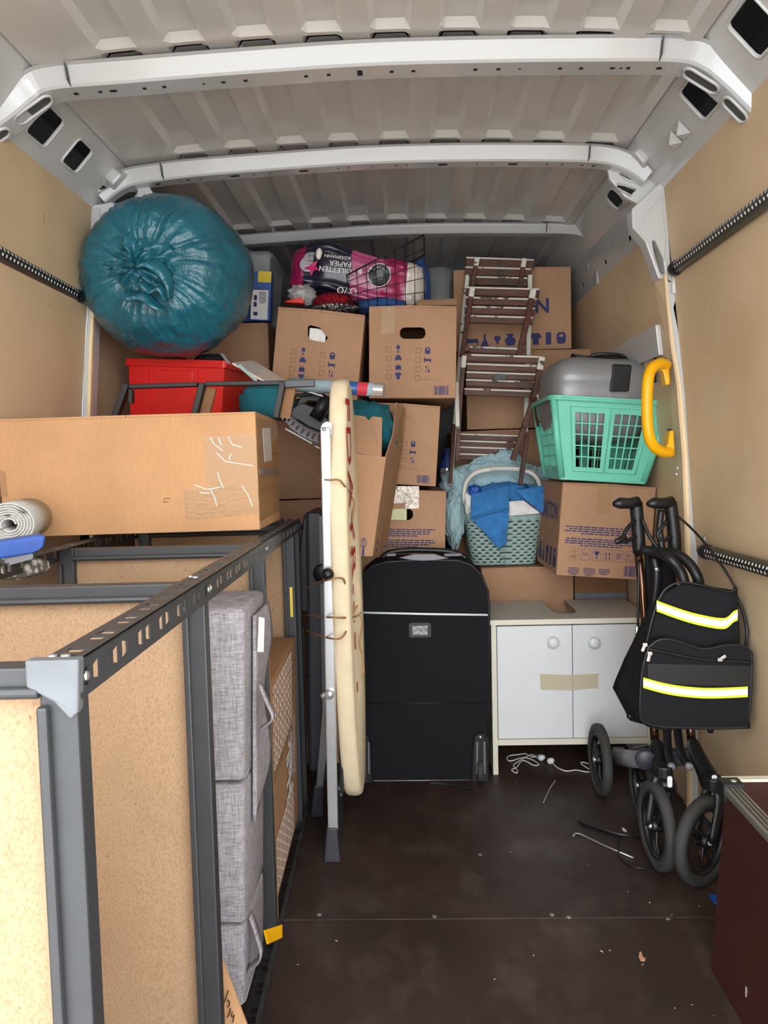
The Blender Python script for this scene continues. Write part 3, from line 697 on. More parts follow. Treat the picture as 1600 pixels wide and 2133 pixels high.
def info_print(t, w, d, h, dy=0, fsc=True):
    F = face(w, d); ik = MB()
    lines(ik, UV(F, .47 * w, .535 * h), .84 * w, 4, .0078, .0042, seed=4)
    lines(ik, UV(F, .47 * w, .405 * h), .84 * w, 4, .0078, .0042, seed=9)
    z = .245 * h; bw = .078 * w * 1.15; x0 = .30 * w
    for k, ic in enumerate(('50L', 'glass', 'up', 'layers', 'dim')):
        X = UV(F, x0 + k * .118 * w, z)
        ik.plate(rrect(.098 * w, .128 * h, .006, 4), [rrect(.091 * w, .121 * h, .005, 4)], 0, X)
        if ic == '50L': ik.text('50L', .0155, UV(X, 0, -.004), align='CENTER')
        elif ic == 'dim': ik.text('48 x', .0125, UV(X, 0, .0), align='CENTER'); ik.text('32cm', .0115, UV(X, 0, -.015), align='CENTER'); ik.text('ca.', .006, UV(X, -.006, .013), align='CENTER')
        else: icon(ik, ic, X, .026)
    if fsc:
        ln = MB(); X = UV(F, .175 * w, .25 * h)
        ln.plate(rrect(.10 * w, .15 * h, .001, 3), [rrect(.094 * w, .144 * h, .001, 3)], 0, X); icon(ln, 'recycle', UV(X, 0, .009), .026)
        lines(ln, UV(X, 0, -.008), .07 * w, 3, .005, .003, seed=2); ln.build('printed_mark', 'inkline', t, world=False)
    for k, u in enumerate((.12, .29, .45)): lines(ik, UV(F, u * w + .02, .085 * h), .135 * w, 5 - k // 2, .0058, .0032, seed=20 + k)
    barcode(ik, UV(F, .72 * w, .03 * h), .16 * w, .115 * h)
    ik.build('printed_text', 'ink', t, world=False)
def tape(t, side, w, d, u0, u1, v0, v1, m='tape'):
    F = face(w, d, side); MB().plate([(u0, v0), (u1, v0 + .004), (u1, v1), (u0, v1)], (), .0004, UV(F, 0, 0) @ Matrix.Translation((0, 0, .0012))).build('packing_tape', m, t, world=False)
G1 = 'moving boxes stacked at the front end of the van'
W, D, H = .314, .48, .325
hole = rrect(.092, .040, .018, 5, W / 2, H * .715)
tri = [(W * .36, H * .80), (W * .39, H * .82), (W * .5, H * .80), (W * .60, H * .70), (W * .57, H * .645), (W * .40, H * .66), (W * .37, H * .70)]
# middle stack, from the top down
b2 = carton('moving_box', 'brown moving box under the wire basket, dark hand hole and tape at its top edge', (.03, 2.80 + D / 2, 1.344), (W, D, H - .003), (0, R(1.5), 0), hole, group=G1)
checklist_print(b2, W, D, H); tape(b2, 'front', W, D, .045, .092, H * .70, H)
mb = MB(); mb.hexa([(-W / 2 + .17, -D / 2, H + .006), (W / 2, -D / 2, H + .006), (W / 2, -D / 2 + .02, H + .006), (-W / 2 + .17, -D / 2 + .02, H + .006), (-W / 2 + .18, -D / 2 + .03, H + .03), (W / 2 + .004, -D / 2 + .03, H + .035), (W / 2 + .004, -D / 2 + .04, H + .035), (-W / 2 + .18, -D / 2 + .04, H + .03)])
mb.build('raised_flap', 'card', b2, world=False)
b3 = carton('moving_box', 'brown moving box half hidden behind the open box of teal blanket', (-.03, 2.80 + D / 2, 1.034), (.276, D, .285), (0, R(4.5), 0), None, group=G1)
checklist_print(b3, .276, D, .285)
F = face(W, D); mb = MB(); mb.plate(rrect(.092, .04, .018, 5, W / 2, H * .7), [rrect(.0905, .0385, .0175, 5, W / 2, H * .7)], 0, F); mb.build('scored_hand_hole', 'inkline', b3, world=False)
b4 = carton('moving_box', 'brown moving box behind the black suitcase, pale paper showing in its hand hole', (-.022, 2.82 + D / 2, .702), (W, D, H - .022), (0, R(2), 0), rrect(.10, .042, .02, 5, W * .46, H * .68), group=G1)
info_print(b4, W, D, H - .02, fsc=False)
mb = MB(); mb.plate([(W * .32, H * .60), (W * .545, H * .60), (W * .545, H * .76), (W * .32, H * .76)], (), .001, UV(face(W, D), 0, 0) @ Matrix.Translation((0, 0, -.008))); mb.build('paper_in_hole', 'palegreen', b4, world=False)
tape(b4, 'front', W, D, .12, .165, H * .80, H, 'silvertape'); tape(b4, 'front', W, D, .165, .215, H * .74, H, 'silvertape')
for k, z in enumerate((0, .346)): carton('moving_box', ['brown moving box on the van floor behind the suitcase, lowest of its stack', 'brown moving box directly below the one with pale paper in its hand hole'][k], (-.02, 2.84 + D / 2, z), (.30, D, .336), group=G1)
# left stack
b1 = carton('moving_box', 'tilted brown moving box with white cloth showing in its triangular hand hole', (-.328, 2.79 + D / 2, 1.345), (W, D, H - .01), (0, R(7), 0), tri, group=G1)
checklist_print(b1, W, D, H - .01)
mb = MB(); mb.grid(lambda u, v: Vector((W * (.38 + .19 * u) - W / 2, -D / 2 + .012 + .008 * fbm((u * 3, v * 3, 4), 1.5), H * (.645 + .15 * v))), 10, 8); mb.build('white_cloth', 'paper', b1, world=False, smooth=True)
LA = ['brown moving box under the tilted one with the triangular hand hole', 'brown moving box with big blue letters behind the charcoal case', 'brown moving box second from the floor behind the charcoal case', 'brown moving box on the floor behind the charcoal case']
for k, z in enumerate((.99, .66, .33, 0)):
    t = carton('moving_box', LA[k], (-.345, 2.80 + D / 2, z), (.30, D, .318), group=G1)
    if k == 1: mb = MB(); mb.text('KARTON', .075, UV(face(.30, D), .03, .205), sx=.9, bold=.002); mb.build('printed_text', 'ink', t, world=False)
for k, z in enumerate((0, .333, .666, .999, 1.332)):
    carton('moving_box', ['brown box on the van floor in the stack behind the red crate', 'brown box second from the floor in the stack behind the red crate', 'brown box in the middle of the stack behind the red crate', 'brown box fourth from the floor in the stack behind the red crate', 'plain brown box beside the teal bin bag, under the clear bin'][k], (-.675, 2.97 + .20, z), (.32, .40, .322), group=G1)
for k, (z, h) in enumerate(((0, .378), (.388, .378), (.776, .372))):
    carton('moving_box', ['brown carton on the floor under the red crate', 'middle brown carton of the stack under the red crate', 'brown carton directly beneath the red crate'][k], (-.70, 2.465 + .24, z), (.38, .46, h - .006), group=G1)
# front-end stack behind the folding chairs
NB = [(0, .294, .44), (.306, .294, .44), (.612, .294, .45), (.918, .318, .455), (1.249, .325, .60), (1.585, .34, .473)]
NL = ['brown carton on the floor at the front end behind the sage laundry basket', 'brown carton second from the floor behind the sage laundry basket', 'brown carton behind the pale blue blanket at the front end', 'brown carton seen between the slats of the folding chairs', 'brown carton under the tall lettered one behind the folding chairs, beside the grey case', 'brown carton with big blue letters, topmost behind the folding chairs']
for k, (z, h, xc_) in enumerate(NB):
    xc_ = (.45, .45, .45, .45, .565, .473)[k]; w_ = .50 if k != 4 else .59
    t = carton('moving_box', NL[k], (xc_, 3.36 + .17, z), (w_, .34, h), group=G1, mt='card')
    if k == 5:
        F = face(w_, .34); mb = MB(); mb.text('KARTON', .084, UV(F, .062, .155), sx=1.0, bold=.0022)
        for q, ic in enumerate(('bed', 'flask', 'bulb', 'pot', 'flask', 'shirt', 'comb', 'kettle')): icon(mb, ic, UV(F, .075 + q * .0545, .045), .052 if ic != 'bulb' else .04)
        mb.build('printed_text', 'ink', t, world=False)
# right-hand boxes
b5 = carton('moving_box', 'plain brown carton behind the white cabinet carrying the sage laundry basket', (.473, 3.045 + .15, .345), (.362, .30, .335), group=G1)
carton('moving_box', 'brown carton on the floor behind the white cabinet', (.473, 3.045 + .15, 0), (.362, .30, .335), group=G1)
F = face(.362, .30)
bd = carton('moving_box', 'dark brown box with pale lid strip behind the white cabinet and rollator', (.765, 3.06 + .15, 0), (.205, .30, .672), group=G1, mt='card_dark')
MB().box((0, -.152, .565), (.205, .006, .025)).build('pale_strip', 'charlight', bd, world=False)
WR, HR, DR = .324, .322, .40
br = carton('moving_box', 'brown moving box printed 50L carrying the mint laundry basket', (.682, 2.70 + DR / 2, .692), (WR, DR, HR), (0, R(4.6), 0), None, group=G1)
info_print(br, WR, DR, HR); tape(br, 'front', WR, DR, .125, .172, HR * .70, HR * 1.0)
mb = MB(); L = face(WR, DR, 'left'); mb.text('KARTON', .085, UV(L, .02, .19), sx=.95, bold=.0022)
for q, ic in enumerate(('pot', 'flask', 'shirt', 'comb', 'kettle')): icon(mb, ic, UV(L, .06 + q * .072, .055), .07)
mb.build('printed_text', 'ink', br, world=False)

# open box with raised flaps, stuffed with a teal blanket
ob = thing('moving_box', 'open brown box with raised flaps standing on the suitcase, stuffed with teal blanket', 'box', (-.15, 2.55, .822), group=None)
P = lambda a, b, y: at(a, b, y=y)
f0, f1, f2, f3 = P(736, 1156, 2.40), P(775, 1158, 2.40), P(803, 952, 2.40), P(724, 943, 2.40)
g1, g2 = P(806, 1128, 2.75), P(838, 930, 2.75)
g0 = f0 + (g1 - f1); g3 = f3 + (g2 - f2)
mb = MB()
for q in ((f0, f1, f2, f3), (f1, g1, g2, f2), (g1, g0, g3, g2), (g0, f0, f3, g3), (f0, g0, g1, f1)): mb.add(q, [(0, 1, 2, 3)])
mb.build('carton', 'card', ob, solid=.004)
fl0, fl1 = P(728, 864, 2.47), P(796, 870, 2.47); e = Vector((0, .0, 0))
n1 = P(760, 868, 2.47); n2 = P(768, 876, 2.47); n3 = P(775, 868, 2.47)
MB().add([f3 + Vector((.01, .003, 0)), f2 + Vector((-.012, .003, 0)), fl1, n3, n2, n1, fl0], [(0, 1, 2, 3, 4, 5, 6)]).build('flap', 'card', ob, solid=.004)
MB().add([f2, g2, P(844, 850, 2.75), P(826, 838, 2.66), P(818, 905, 2.50)], [(0, 1, 2, 3, 4)]).build('flap', 'card', ob, solid=.004)
MB().add([g2, g3, g3 + Vector((0, .03, .10)), g2 + Vector((0, .03, .10))], [(0, 1, 2, 3)]).build('flap', 'card', ob, solid=.004)
mb = MB(); X = axes(P(757, 1140, 2.3985), f1 - f0, f3 - f0)
for a in (-1, -.5, 0, .5, 1): mb.tube([X @ Vector(((a * .011) * math.sin(PI * t), .022 * (t - .1) * 1.5, .0004)) for t in [k / 8 for k in range(9)]], .0009, 5)
mb.box((0, -.016, .0004), (.007, .024, .0006), X=X); mb.build('printed_icon', 'ink', ob)
XR_ = axes(f1 + (f2 - f1) * .4, g1 - f1, f2 - f1); mb = MB(); mb.plate(rrect(.03, .045, .012, 4, .07, .05), (), 0, XR_ @ Matrix.Translation((0, 0, .003)))
mb.build('hand_hole_shade', 'blackhole', ob); mb = MB()  # black patch painting the shade inside the hand hole
for q in range(5): mb.plate(rrect(.028, .014, .003, 3, .06, -.01 - q * .026), (), 0, XR_ @ Matrix.Translation((0, 0, .003)))
mb.build('printed_icon', 'ink', ob)
def blob(c, r, seed, amp, sc, nu=48, nv=28, flat=None, pw=1.0, fold=0, fs=9, neck=None):
    c = Vector(c)
    def fn(u, v):
        a = 2 * PI * u; b = PI * v
        d = Vector((math.cos(a) * math.sin(b), math.sin(a) * math.sin(b), math.cos(b)))
        q = Vector([math.copysign(abs(k) ** pw, k) for k in d])
        s = 1 + amp * noise.fractal(d * sc + Vector((seed, 0, 0)), 1, 2, 4)
        if fold: s += fold * (abs(noise.noise(Vector((d.x * fs, d.y * fs, d.z * 2.2)) + Vector((seed, 3, 1)))) - .25)
        p = c + Vector((q.x * r[0], q.y * r[1], q.z * r[2])) * s
        if neck is not None:
            k = 1 - (1 - neck[1]) * min(1, max(0, (neck[0] - p.z) / .03 + .5)); p.x = c.x + (p.x - c.x) * k; p.y = c.y + (p.y - c.y) * k
        if flat is not None and p.z < flat: p.z = flat + (p.z - flat) * .05
        return p
    return MB().grid(fn, nu, nv, cu=True)
tb = blob((-.155, 2.62, 1.20), (.125, .11, .125), 2, .10, 2, 64, 48, pw=.75, fold=.14, fs=5, neck=(1.16, .62))
tag(tb.build('teal_blanket', 'teal', None, smooth=True, world=False), 'dark teal fleece blanket bulging out of the open brown box', 'blanket')
tb = blob((-.44, 2.50, 1.31), (.085, .10, .062), 5, .1, 2, 48, 30, pw=.6, fold=.1, flat=1.262)
tag(tb.build('teal_blanket', 'teal', None, smooth=True, world=False), 'folded dark teal blanket behind the black metal stand beside the red crate', 'blanket')
# kitchen-roll sized foil box across the blanket
a, b = at(607, 801, y=2.42), at(800, 813, y=2.36)
fo = thing('foil_roll', 'printed silver and blue foil roll lying across the teal blanket', 'roll', a); d = (b - a).normalized()
fb = MB(); L = (b - a).length
ofs = bpy.data.objects.new('carton_tube', None)
mb = MB(); mb.tube([(-L / 2, 0, 0), (L / 2 - .03, 0, 0)], .021, 18); X = axes((a + b) / 2, d, Vector((0, 0, 1)).cross(d) * -1)
o = mb.build('carton_tube', 'foil', None, smooth=True, world=False); o.parent = fo; o.matrix_local = Matrix.Translation(-a) @ X
mb = MB(); mb.tube([(L / 2 - .03, 0, 0), (L / 2, 0, 0)], .0205, 18); o = mb.build('foil_end', 'chrome', None, world=False); o.parent = fo; o.matrix_local = Matrix.Translation(-a) @ X
bpy.data.objects.remove(ofs)

# ================================================================== LEFT SIDE
# the long carton lying on the rack
bb = carton('long_carton', 'long orange-brown taped carton lying on top of the metal rack', (-.676, 2.03, .955), (.625, .36, .282), (0, R(-.3), R(1.5)), None, mt='card_big', gap=.001)
w_, d_, h_ = .625, .36, .282
F = face(w_, d_); RF = face(w_, d_, 'right')
for q, (u0, v0, u1, v1) in enumerate(((.50, .10, .625, .235), (.445, .03, .625, .11))):
    MB().plate([(u0, v0), (u1, v0 + .01), (u1, v1), (u0, v1 - .006)], (), .0004, F @ Matrix.Translation((0, 0, .001 + .0006 * q))).build('packing_tape', 'tape', bb, world=False)
for q, (v0, v1) in enumerate(((.02, .10), (.09, .19), (.18, .275))):
    MB().plate([(0, v0), (.36, v0 + .005), (.36, v1 + .003), (0, v1)], (), .0004, RF @ Matrix.Translation((0, 0, .001 + .0005 * q))).build('packing_tape', 'tape', bb, world=False)
MB().plate([(0.003, .135), (.357, .13), (.357, .145), (.003, .148)], (), .0006, RF @ Matrix.Translation((0, 0, .004))).build('tape_ridge', 'silvertape', bb, world=False)
MB().plate([(.09, .165), (.22, .17), (.21, .258), (.08, .25)], (), .0008, RF @ Matrix.Translation((0, 0, .0036))).build('shipping_label', 'label', bb, world=False)
mb = MB()
for l in ([(.485, .24), (.495, .222), (.515, .205)], [(.505, .24), (.512, .22)], [(.53, .24), (.54, .22), (.563, .212)], [(.50, .20), (.52, .178), (.55, .172), (.59, .165)], [(.50, .15), (.505, .13), (.512, .11)], [(.44, .12), (.47, .108), (.505, .112)], [(.452, .10), (.478, .098)], [(.56, .115), (.575, .09), (.585, .06)], [(.48, .108), (.49, .085), (.495, .065)], [(.535, .196), (.53, .182)]):
    mb.tube([F @ Vector((p * .96 + .049, q * .95, .0022)) for p, q in l], .0010, 5, sy=.6)
mb.build('tape_glint', 'refl', bb, world=False, kind='stuff')  # white strips painting the glints along folds in the tape
mb = MB(); mb.tube([F @ Vector((p, q, .002)) for p, q in ((.405, .075), (.395, .075), (.397, .085), (.41, .083))], .0007, 4); mb.build('pen_mark', 'inkline', bb, world=False)
MB().plate([(0, .10), (.015, .10), (.013, .16), (0, .165)], (), .0004, F @ Matrix.Translation((0, 0, .001))).build('packing_tape', 'card_in', bb, world=False)

# red crate
rc_ = thing('crate', 'bright red plastic stacking crate under the teal bin bag', 'crate', (-.727, 2.70, 1.172), (0, R(4.5), R(-13)), local=True)
wt, wb_, dt, db, hc = .37, .325, .37, .33, .292
mb = MB(); q = lambda w, d, z: [(-w / 2, -d / 2, z), (w / 2, -d / 2, z), (w / 2, d / 2, z), (-w / 2, d / 2, z)]
o4, i4 = q(wb_, db, 0) + q(wt - .02, dt - .02, hc), q(wb_ - .008, db - .008, .004) + q(wt - .028, dt - .028, hc)
mb.add(o4, [(3, 2, 1, 0), (0, 1, 5, 4), (1, 2, 6, 5), (2, 3, 7, 6), (3, 0, 4, 7)]); mb.add(i4, [(0, 1, 2, 3), (4, 5, 1, 0), (5, 6, 2, 1), (6, 7, 3, 2), (7, 4, 0, 3)])
mb.build('tub', 'red', rc_, world=False)
mb = MB(); mb.plate(rrect(wt, dt, .012, 4), [rrect(wt - .036, dt - .036, .008, 4)], .024, T((0, 0, hc + .004))); mb.build('rim', 'red', rc_, world=False, bevel=.003)
for xs in (-.105, .075):
    for sgn in (-1, 1):
        mb = MB(); mb.hexa([(xs * .9 - .009, -db / 2 - .006, 0), (xs * .9 + .009, -db / 2 - .006, 0), (xs * .9 + .009, -db / 2 + .004, 0), (xs * .9 - .009, -db / 2 + .004, 0), (xs - .009, -dt / 2 + .002, hc - .02), (xs + .009, -dt / 2 + .002, hc - .02), (xs + .009, -dt / 2 + .014, hc - .02), (xs - .009, -dt / 2 + .014, hc - .02)])
        if sgn < 0: mb.build('rib', 'red', rc_, world=False)
mb = MB(); mb.hexa([(-.08, -db / 2 - .002, .15), (.06, -db / 2 - .002, .15), (.06, -db / 2 + .02, .15), (-.08, -db / 2 + .02, .15), (-.085, -dt / 2 + .016 - .008, hc - .03), (.063, -dt / 2 + .008, hc - .03), (.063, -dt / 2 + .03, hc - .03), (-.085, -dt / 2 + .03, hc - .03)]); mb.build('front_panel', 'red', rc_, world=False, bevel=.003)

# teal bin bag, gathered to a knot that faces the doors
bc = Vector((-.728, 2.43, 1.705)); kd = Vector((-.10, -1, -.03)).normalized()
ku = kd.cross(Vector((0, 0, 1))).normalized(); kv = ku.cross(kd)
def bagfn(u, v):
    a = 2 * PI * u; th = PI * (.03 + .97 * v ** .92)
    r = math.sin(th); ax = math.cos(th)
    wob = a + .22 * noise.noise(Vector((math.cos(a) * 1.7, math.sin(a) * 1.7, v * 4))) + .5 * v * noise.noise(Vector((math.cos(a) * .8, math.sin(a) * .8, 7)))
    q = lambda f, z, s: noise.noise(Vector((math.cos(wob) * f + s, math.sin(wob) * f, v * z)))
    rid = 1 - 2 * abs(q(4.5, 3.5, 9)); rid2 = 1 - 2 * abs(q(11, 5, 3))
    amp = math.exp(-((v - .17) / .16) ** 2)
    s = 1 + amp * (.030 * rid + .022 * rid2) + .012 * math.exp(-((v - .42) / .2) ** 2) * rid2 + .010 * q(6, 2, 20)
    P = Vector((math.cos(a) * r, math.sin(a) * r, ax))
    s += .035 * noise.fractal(P * 1.7, 1, 2, 3) + .012 * (1 - 2 * abs(noise.noise(P * 4.3 + Vector((5, 2, 1)))))
    dep = .245 * ax
    if v < .22: dep -= .06 * (1 - v / .22) ** 1.7
    rr = .252 * r * (1 + .05 * math.cos(2 * a))
    p = bc + (ku * math.cos(a) * rr * .98 + kv * math.sin(a) * rr) * s + kd * dep * (1 + (s - 1) * .8)
    if p.z < 1.466: p.z = 1.466 - (1.466 - p.z) * .3
    return p
bt = thing('bin_bag', 'large stuffed teal bin bag knotted in the middle, resting on the red crate', 'bag', (bc.x, bc.y, 1.455))
MB().grid(bagfn, 260, 110, cu=True).build('sack', 'bag', bt, smooth=True)
kc = bc + kd * .185 + ku * .0
def ruffle(c, rx, rz, h, seed, tw=0):
    def fn(u, v):
        a = 2 * PI * u + tw * v
        k = v ** .75
        r = 1 + .35 * noise.noise(Vector((math.cos(a) * 2 + seed, math.sin(a) * 2, v))) + .30 * k * (1 - 2 * abs(noise.noise(Vector((math.cos(a) * 5 + seed, math.sin(a) * 5, v * 2)))))
        z = h * (.25 + .75 * math.sin(PI * min(1, .18 + v * .62))) * (.7 + .6 * noise.noise(Vector((math.cos(a) * 3, math.sin(a) * 3 + seed, v * 2)))) - .01 * v
        return c + ku * (math.cos(a) * rx * k * r) + kv * (math.sin(a) * rz * k * r) + kd * z
    return fn
MB().grid(ruffle(kc, .098, .088, .05, 2), 110, 24, cu=True).build('gathered_neck', 'bag', bt, smooth=True)
MB().grid(ruffle(kc + kd * .018 - kv * .012, .062, .05, .05, 6, .8), 90, 20, cu=True).build('gathered_neck', 'bag', bt, smooth=True)
for pts_, wd_, sd in (([(290, 552), (312, 548), (336, 562), (352, 588), (356, 622)], .019, 1), ([(258, 612), (276, 620), (300, 616), (320, 634), (346, 648)], .016, 4), ([(296, 590), (316, 606), (334, 600), (348, 628)], .013, 7)):
    C = smoothpath([at(a, b, y=2.18) for a, b in pts_], 6); n_ = len(C)
    MB().grid(lambda u, v: C[min(n_ - 1, int(u * (n_ - 1) + .5))] + (Vector((.45, 0, .9)) * (v - .5) * 2 * wd_ * (math.sin(PI * min(1, u * .9 + .1)) ** .4)) + Vector((0, .03 * (v - .5) - .012 * math.sin(PI * v) + .008 * noise.noise(Vector((u * 5, v * 2, sd))), 0)), n_, 9).build('tie_flap', 'bag', bt, smooth=True, solid=.0015)

# low black metal frame standing on the long carton, in front of the crate
fr = thing('metal_stand', 'low black metal stand with three splayed legs in front of the red crate', 'stand', (-.6, 2.13, 1.2435))
Yf = 2.13; zb = 1.2435
def PX(a, b, y=Yf): return at(a, b, y=y)
for (a, b), (c_, d2) in (((236, 868), (266, 800)), ((403, 868), (423, 798)), ((575, 868), (590, 796))):
    p, r_ = PX(a, b), PX(c_, d2); p.z = zb
    mb = MB(); mb.bar(p, r_, .016, .03, up=(0, 1, 0)); mb.build('leg', 'blackmatt', fr, bevel=.002)
    if a > 300: mb = MB(); mb.bar(p + Vector((.022, .02, 0)), r_ + Vector((.018, .02, -.012)), .028, .012, up=(0, 1, 0)); mb.build('wood_insert', 'card_dark', fr)
for (a, b), (c_, d2) in (((270, 806), (412, 801)), ((428, 800), (655, 797))):
    mb = MB(); mb.bar(PX(a, b), PX(c_, d2), .022, .012, up=(0, 0, 1)); mb.build('top_rail', 'blackmatt', fr, bevel=.002)
mb = MB(); mb.bar(PX(274, 812), PX(274, 840), .01, .02, up=(0, 1, 0)); mb.build('bracket', 'blackmatt', fr)
mb = MB(); mb.bar(PX(594, 800, 2.125), PX(656, 798, 2.125), .016, .02, up=(0, 0, 1)); mb.build('end_bar', 'steel', fr, bevel=.002)
# picture-frame corner / papers poking out between crate and boxes
p0, p1 = at(484, 757, y=2.40), at(555, 797, y=2.42)
mg = thing('magazine', 'plastic wrapped leaflet slipping down beside the red crate', 'leaflet', p0)
mb = MB(); mb.add([p0, p1, p1 + Vector((.05, .18, .012)), p0 + Vector((.03, .18, .03))], [(0, 1, 2, 3)]); mb.build('cover', 'label', mg, solid=.006)
mb = MB(); mb.bar(p0 + Vector((.02, -.002, -.006)), p1 + Vector((-.03, -.002, .006)), .003, .010, up=(0, 0, 1)); mb.build('spine_print', 'sage', mg)
mb = MB(); mb.bar(at(462, 737, y=2.40), at(478, 757, y=2.38), .01, .004); tag(mb.build('metal_clip', 'chrome', None, world=False), 'small shiny metal clip at the corner of the red crate', 'clip')
tag(blob(at(440, 750, y=2.55), (.055, .05, .018), 8, .2, 3, 32, 20, fold=.2).build('black_cloth', 'blackfab', None, smooth=True, world=False), 'black cloth in the red crate under the bin bag', 'cloth')

# clear bin with cartons on the box behind the bag
cb = thing('storage_bin', 'frosted clear plastic bin at the front end beside the bin bag', 'bin', (-.60, 3.17, 1.667))
z0 = 1.668; zt = 1.925
mb = MB(); lo = [(-.70, 3.04), (-.53, 3.04), (-.53, 3.30), (-.70, 3.30)]; hi = [(-.72, 3.02), (-.505, 3.02), (-.505, 3.32), (-.72, 3.32)]
mb.add([(x, y, z0) for x, y in lo] + [(x, y, zt) for x, y in hi], [(3, 2, 1, 0), (0, 1, 5, 4), (1, 2, 6, 5), (2, 3, 7, 6), (3, 0, 4, 7)]); mb.build('tub', 'clear', cb, solid=.002)
mb = MB(); mb.plate(rrect(.235, .32, .02, 4, -.612, 3.17), [rrect(.20, .285, .015, 4, -.612, 3.17)], .012, T((0, 0, zt + .004))); mb.build('rim', 'clear', cb)
mb = MB(); mb.plate(rrect(.225, .31, .03, 5, -.612, 3.17), (), .01, T((0, 0, zt + .016))); mb.build('lid', 'clear', cb)
def flatbox(name, label, cat, c, size, rot, m, prints=(), group=None):
    t = thing(name, label, cat, c, rot, group, local=True); w, d, h = size
    MB().box((0, 0, h / 2), (w, d, h)).build('carton', m, t, world=False, bevel=.001, seg=1)
    F = face(w, d)
    for nm, m2, (u0, v0, u1, v1) in prints: MB().plate([(u0 * w, v0 * h), (u1 * w, v0 * h), (u1 * w, v1 * h), (u0 * w, v1 * h)], (), .0005, F).build(nm, m2, t, world=False)
    return t
c1 = flatbox('carton', 'slim blue and yellow carton standing in front of the clear bin', 'carton', (-.545, 2.99, 1.668), (.078, .05, .185), (0, R(4), 0), 'bluebox', [('printed_panel', 'paper', (.05, .02, .88, .62)), ('yellow_corner', 'yellowc', (.35, .78, 1, 1))])
F = face(.078, .05); mb = MB()
for (u, v, wd, ht) in ((.02, .085, .012, .02), (.02, .06, .012, .018), (.022, .025, .016, .014)): mb.plate(rrect(wd, ht, .003, 3, u, v), (), 0, F @ Matrix.Translation((0, 0, .001)))
lines(mb, UV(F, .048, .105) @ Matrix.Translation((0, 0, .001)), .03, 9, .005, .0025, seed=5); mb.build('printed_text', 'ink', c1, world=False)
flatbox('carton', 'small dark blue carton beside the teal bin bag', 'carton', (-.60, 3.0, 1.668), (.045, .04, .09), (0, 0, 0), 'navy')
flatbox('carton', 'small beige carton on the dark blue one by the bin bag', 'carton', (-.597, 2.985, 1.76), (.042, .02, .055), (0, 0, 0), 'beige')
wr_ = thing('paper_roll', 'white paper roll leaning on the teal bin bag', 'roll', at(509, 620, y=2.62))
mb = MB(); mb.tube([at(509, 622, y=2.62), at(499, 562, y=2.62)], .0105, 14); mb.build('roll', 'paper', wr_, smooth=True)
mb = MB(); mb.tube([at(509, 612, y=2.608), at(506, 598, y=2.608)], .0108, 14, cap=False); mb.build('green_print', 'mint', wr_, smooth=True)

# toilet paper pack in the wire basket on the two top boxes
zt = 1.672
tpv = thing('toilet_paper_pack', 'maroon and navy toilet paper pack lying upside down in the black wire basket', 'pack', (-.18, 3.0, 1.70), (0, R(7), 0), local=True)
def tpf(u, v):
    a = 2 * PI * u; b = PI * v
    d = Vector((math.cos(a) * math.sin(b), math.sin(a) * math.sin(b), math.cos(b)))
    q = Vector([math.copysign(abs(k) ** .42, k) for k in d])
    p = Vector((q.x * .255, q.y * .11, q.z * .088 + .10))
    sag = .05 * math.exp(-((p.x + .12) / .12) ** 2)
    if p.z > .1: p.z += sag * .9
    else: p.z += sag * .6 if p.x < 0 else 0
    p.y += -.010 * (abs(math.cos(p.x * 28)) - .5) * (1 if p.y < 0 else -1)
    return p + d * .010 * noise.fractal(d * 4, 1, 2, 3)
tpo = MB().grid(tpf, 96, 48, cu=True).build('wrapper', 'magenta', tpv, world=False, smooth=True)
def bent(mb):   # lay flat print on the wrapped front of the pack
    for i, v in enumerate(mb.v):
        y = -.1085 + .008 * (abs(math.cos(v.x * 28)) - .5) * -1
        mb.v[i] = Vector((v.x, -.1185 - .008 * (abs(math.cos(v.x * 28)) - .5), v.z))
    return mb
FF = axes((0, -.12, 0), (-1, 0, 0), (0, 0, -1))   # rotated half a turn, as the pack lies upside down
mb = MB(); mb.text('ROSSMANN', .016, UV(FF, .025, -.172), sx=1.15); mb.text('TOILETTEN', .027, UV(FF, .0, -.128)); mb.text('PAPIER', .027, UV(FF, .02, -.152)); mb.text('OVO', .034, UV(FF, -.01, -.06))
bent(mb).build('lettering', 'white_text', tpv, world=False)
mb = MB(); st5 = [((.032 if k % 2 == 0 else .014) * math.cos(k * PI / 5 + .3), (.032 if k % 2 == 0 else .014) * math.sin(k * PI / 5 + .3)) for k in range(10)]
mb.plate(circ(.026, 18), (), 0, UV(FF, .185, -.128)); bent(mb).build('printed_disc', 'case', tpv, world=False)
mb = MB(); mb.plate(st5, (), 0, UV(FF, .165, -.122)); o = bent(mb); o.v = [v + Vector((0, -.001, 0)) for v in o.v]; o.build('printed_star', 'pink', tpv, world=False)
mb = MB(); mb.plate(circ(.043, 28), (), 0, UV(FF, -.085, -.115)); bent(mb).build('round_badge', 'white_text', tpv, world=False)
mb = MB(); mb.plate(circ(.0405, 28), (), 0, UV(FF, -.085, -.115)); o = bent(mb); o.v = [v + Vector((0, -.0008, 0)) for v in o.v]; o.build('round_badge', 'black', tpv, world=False)
mb = MB(); mb.plate(rrect(.03, .04, .012, 4), (), 0, UV(FF, -.085, -.115)); o = bent(mb); o.v = [v + Vector((0, -.0016, 0)) for v in o.v]; o.build('badge_picture', 'charlight', tpv, world=False)
mb = MB()
for k, ch in enumerate('EXTRAWEICH'):
    a = R(205 + k * 14); c = (-.085 + .031 * math.cos(a), -.115 + .031 * math.sin(a))
    mb.text(ch, .011, UV(FF, *c) @ Matrix.Rotation(a + PI / 2, 4, 'Z'), align='CENTER')
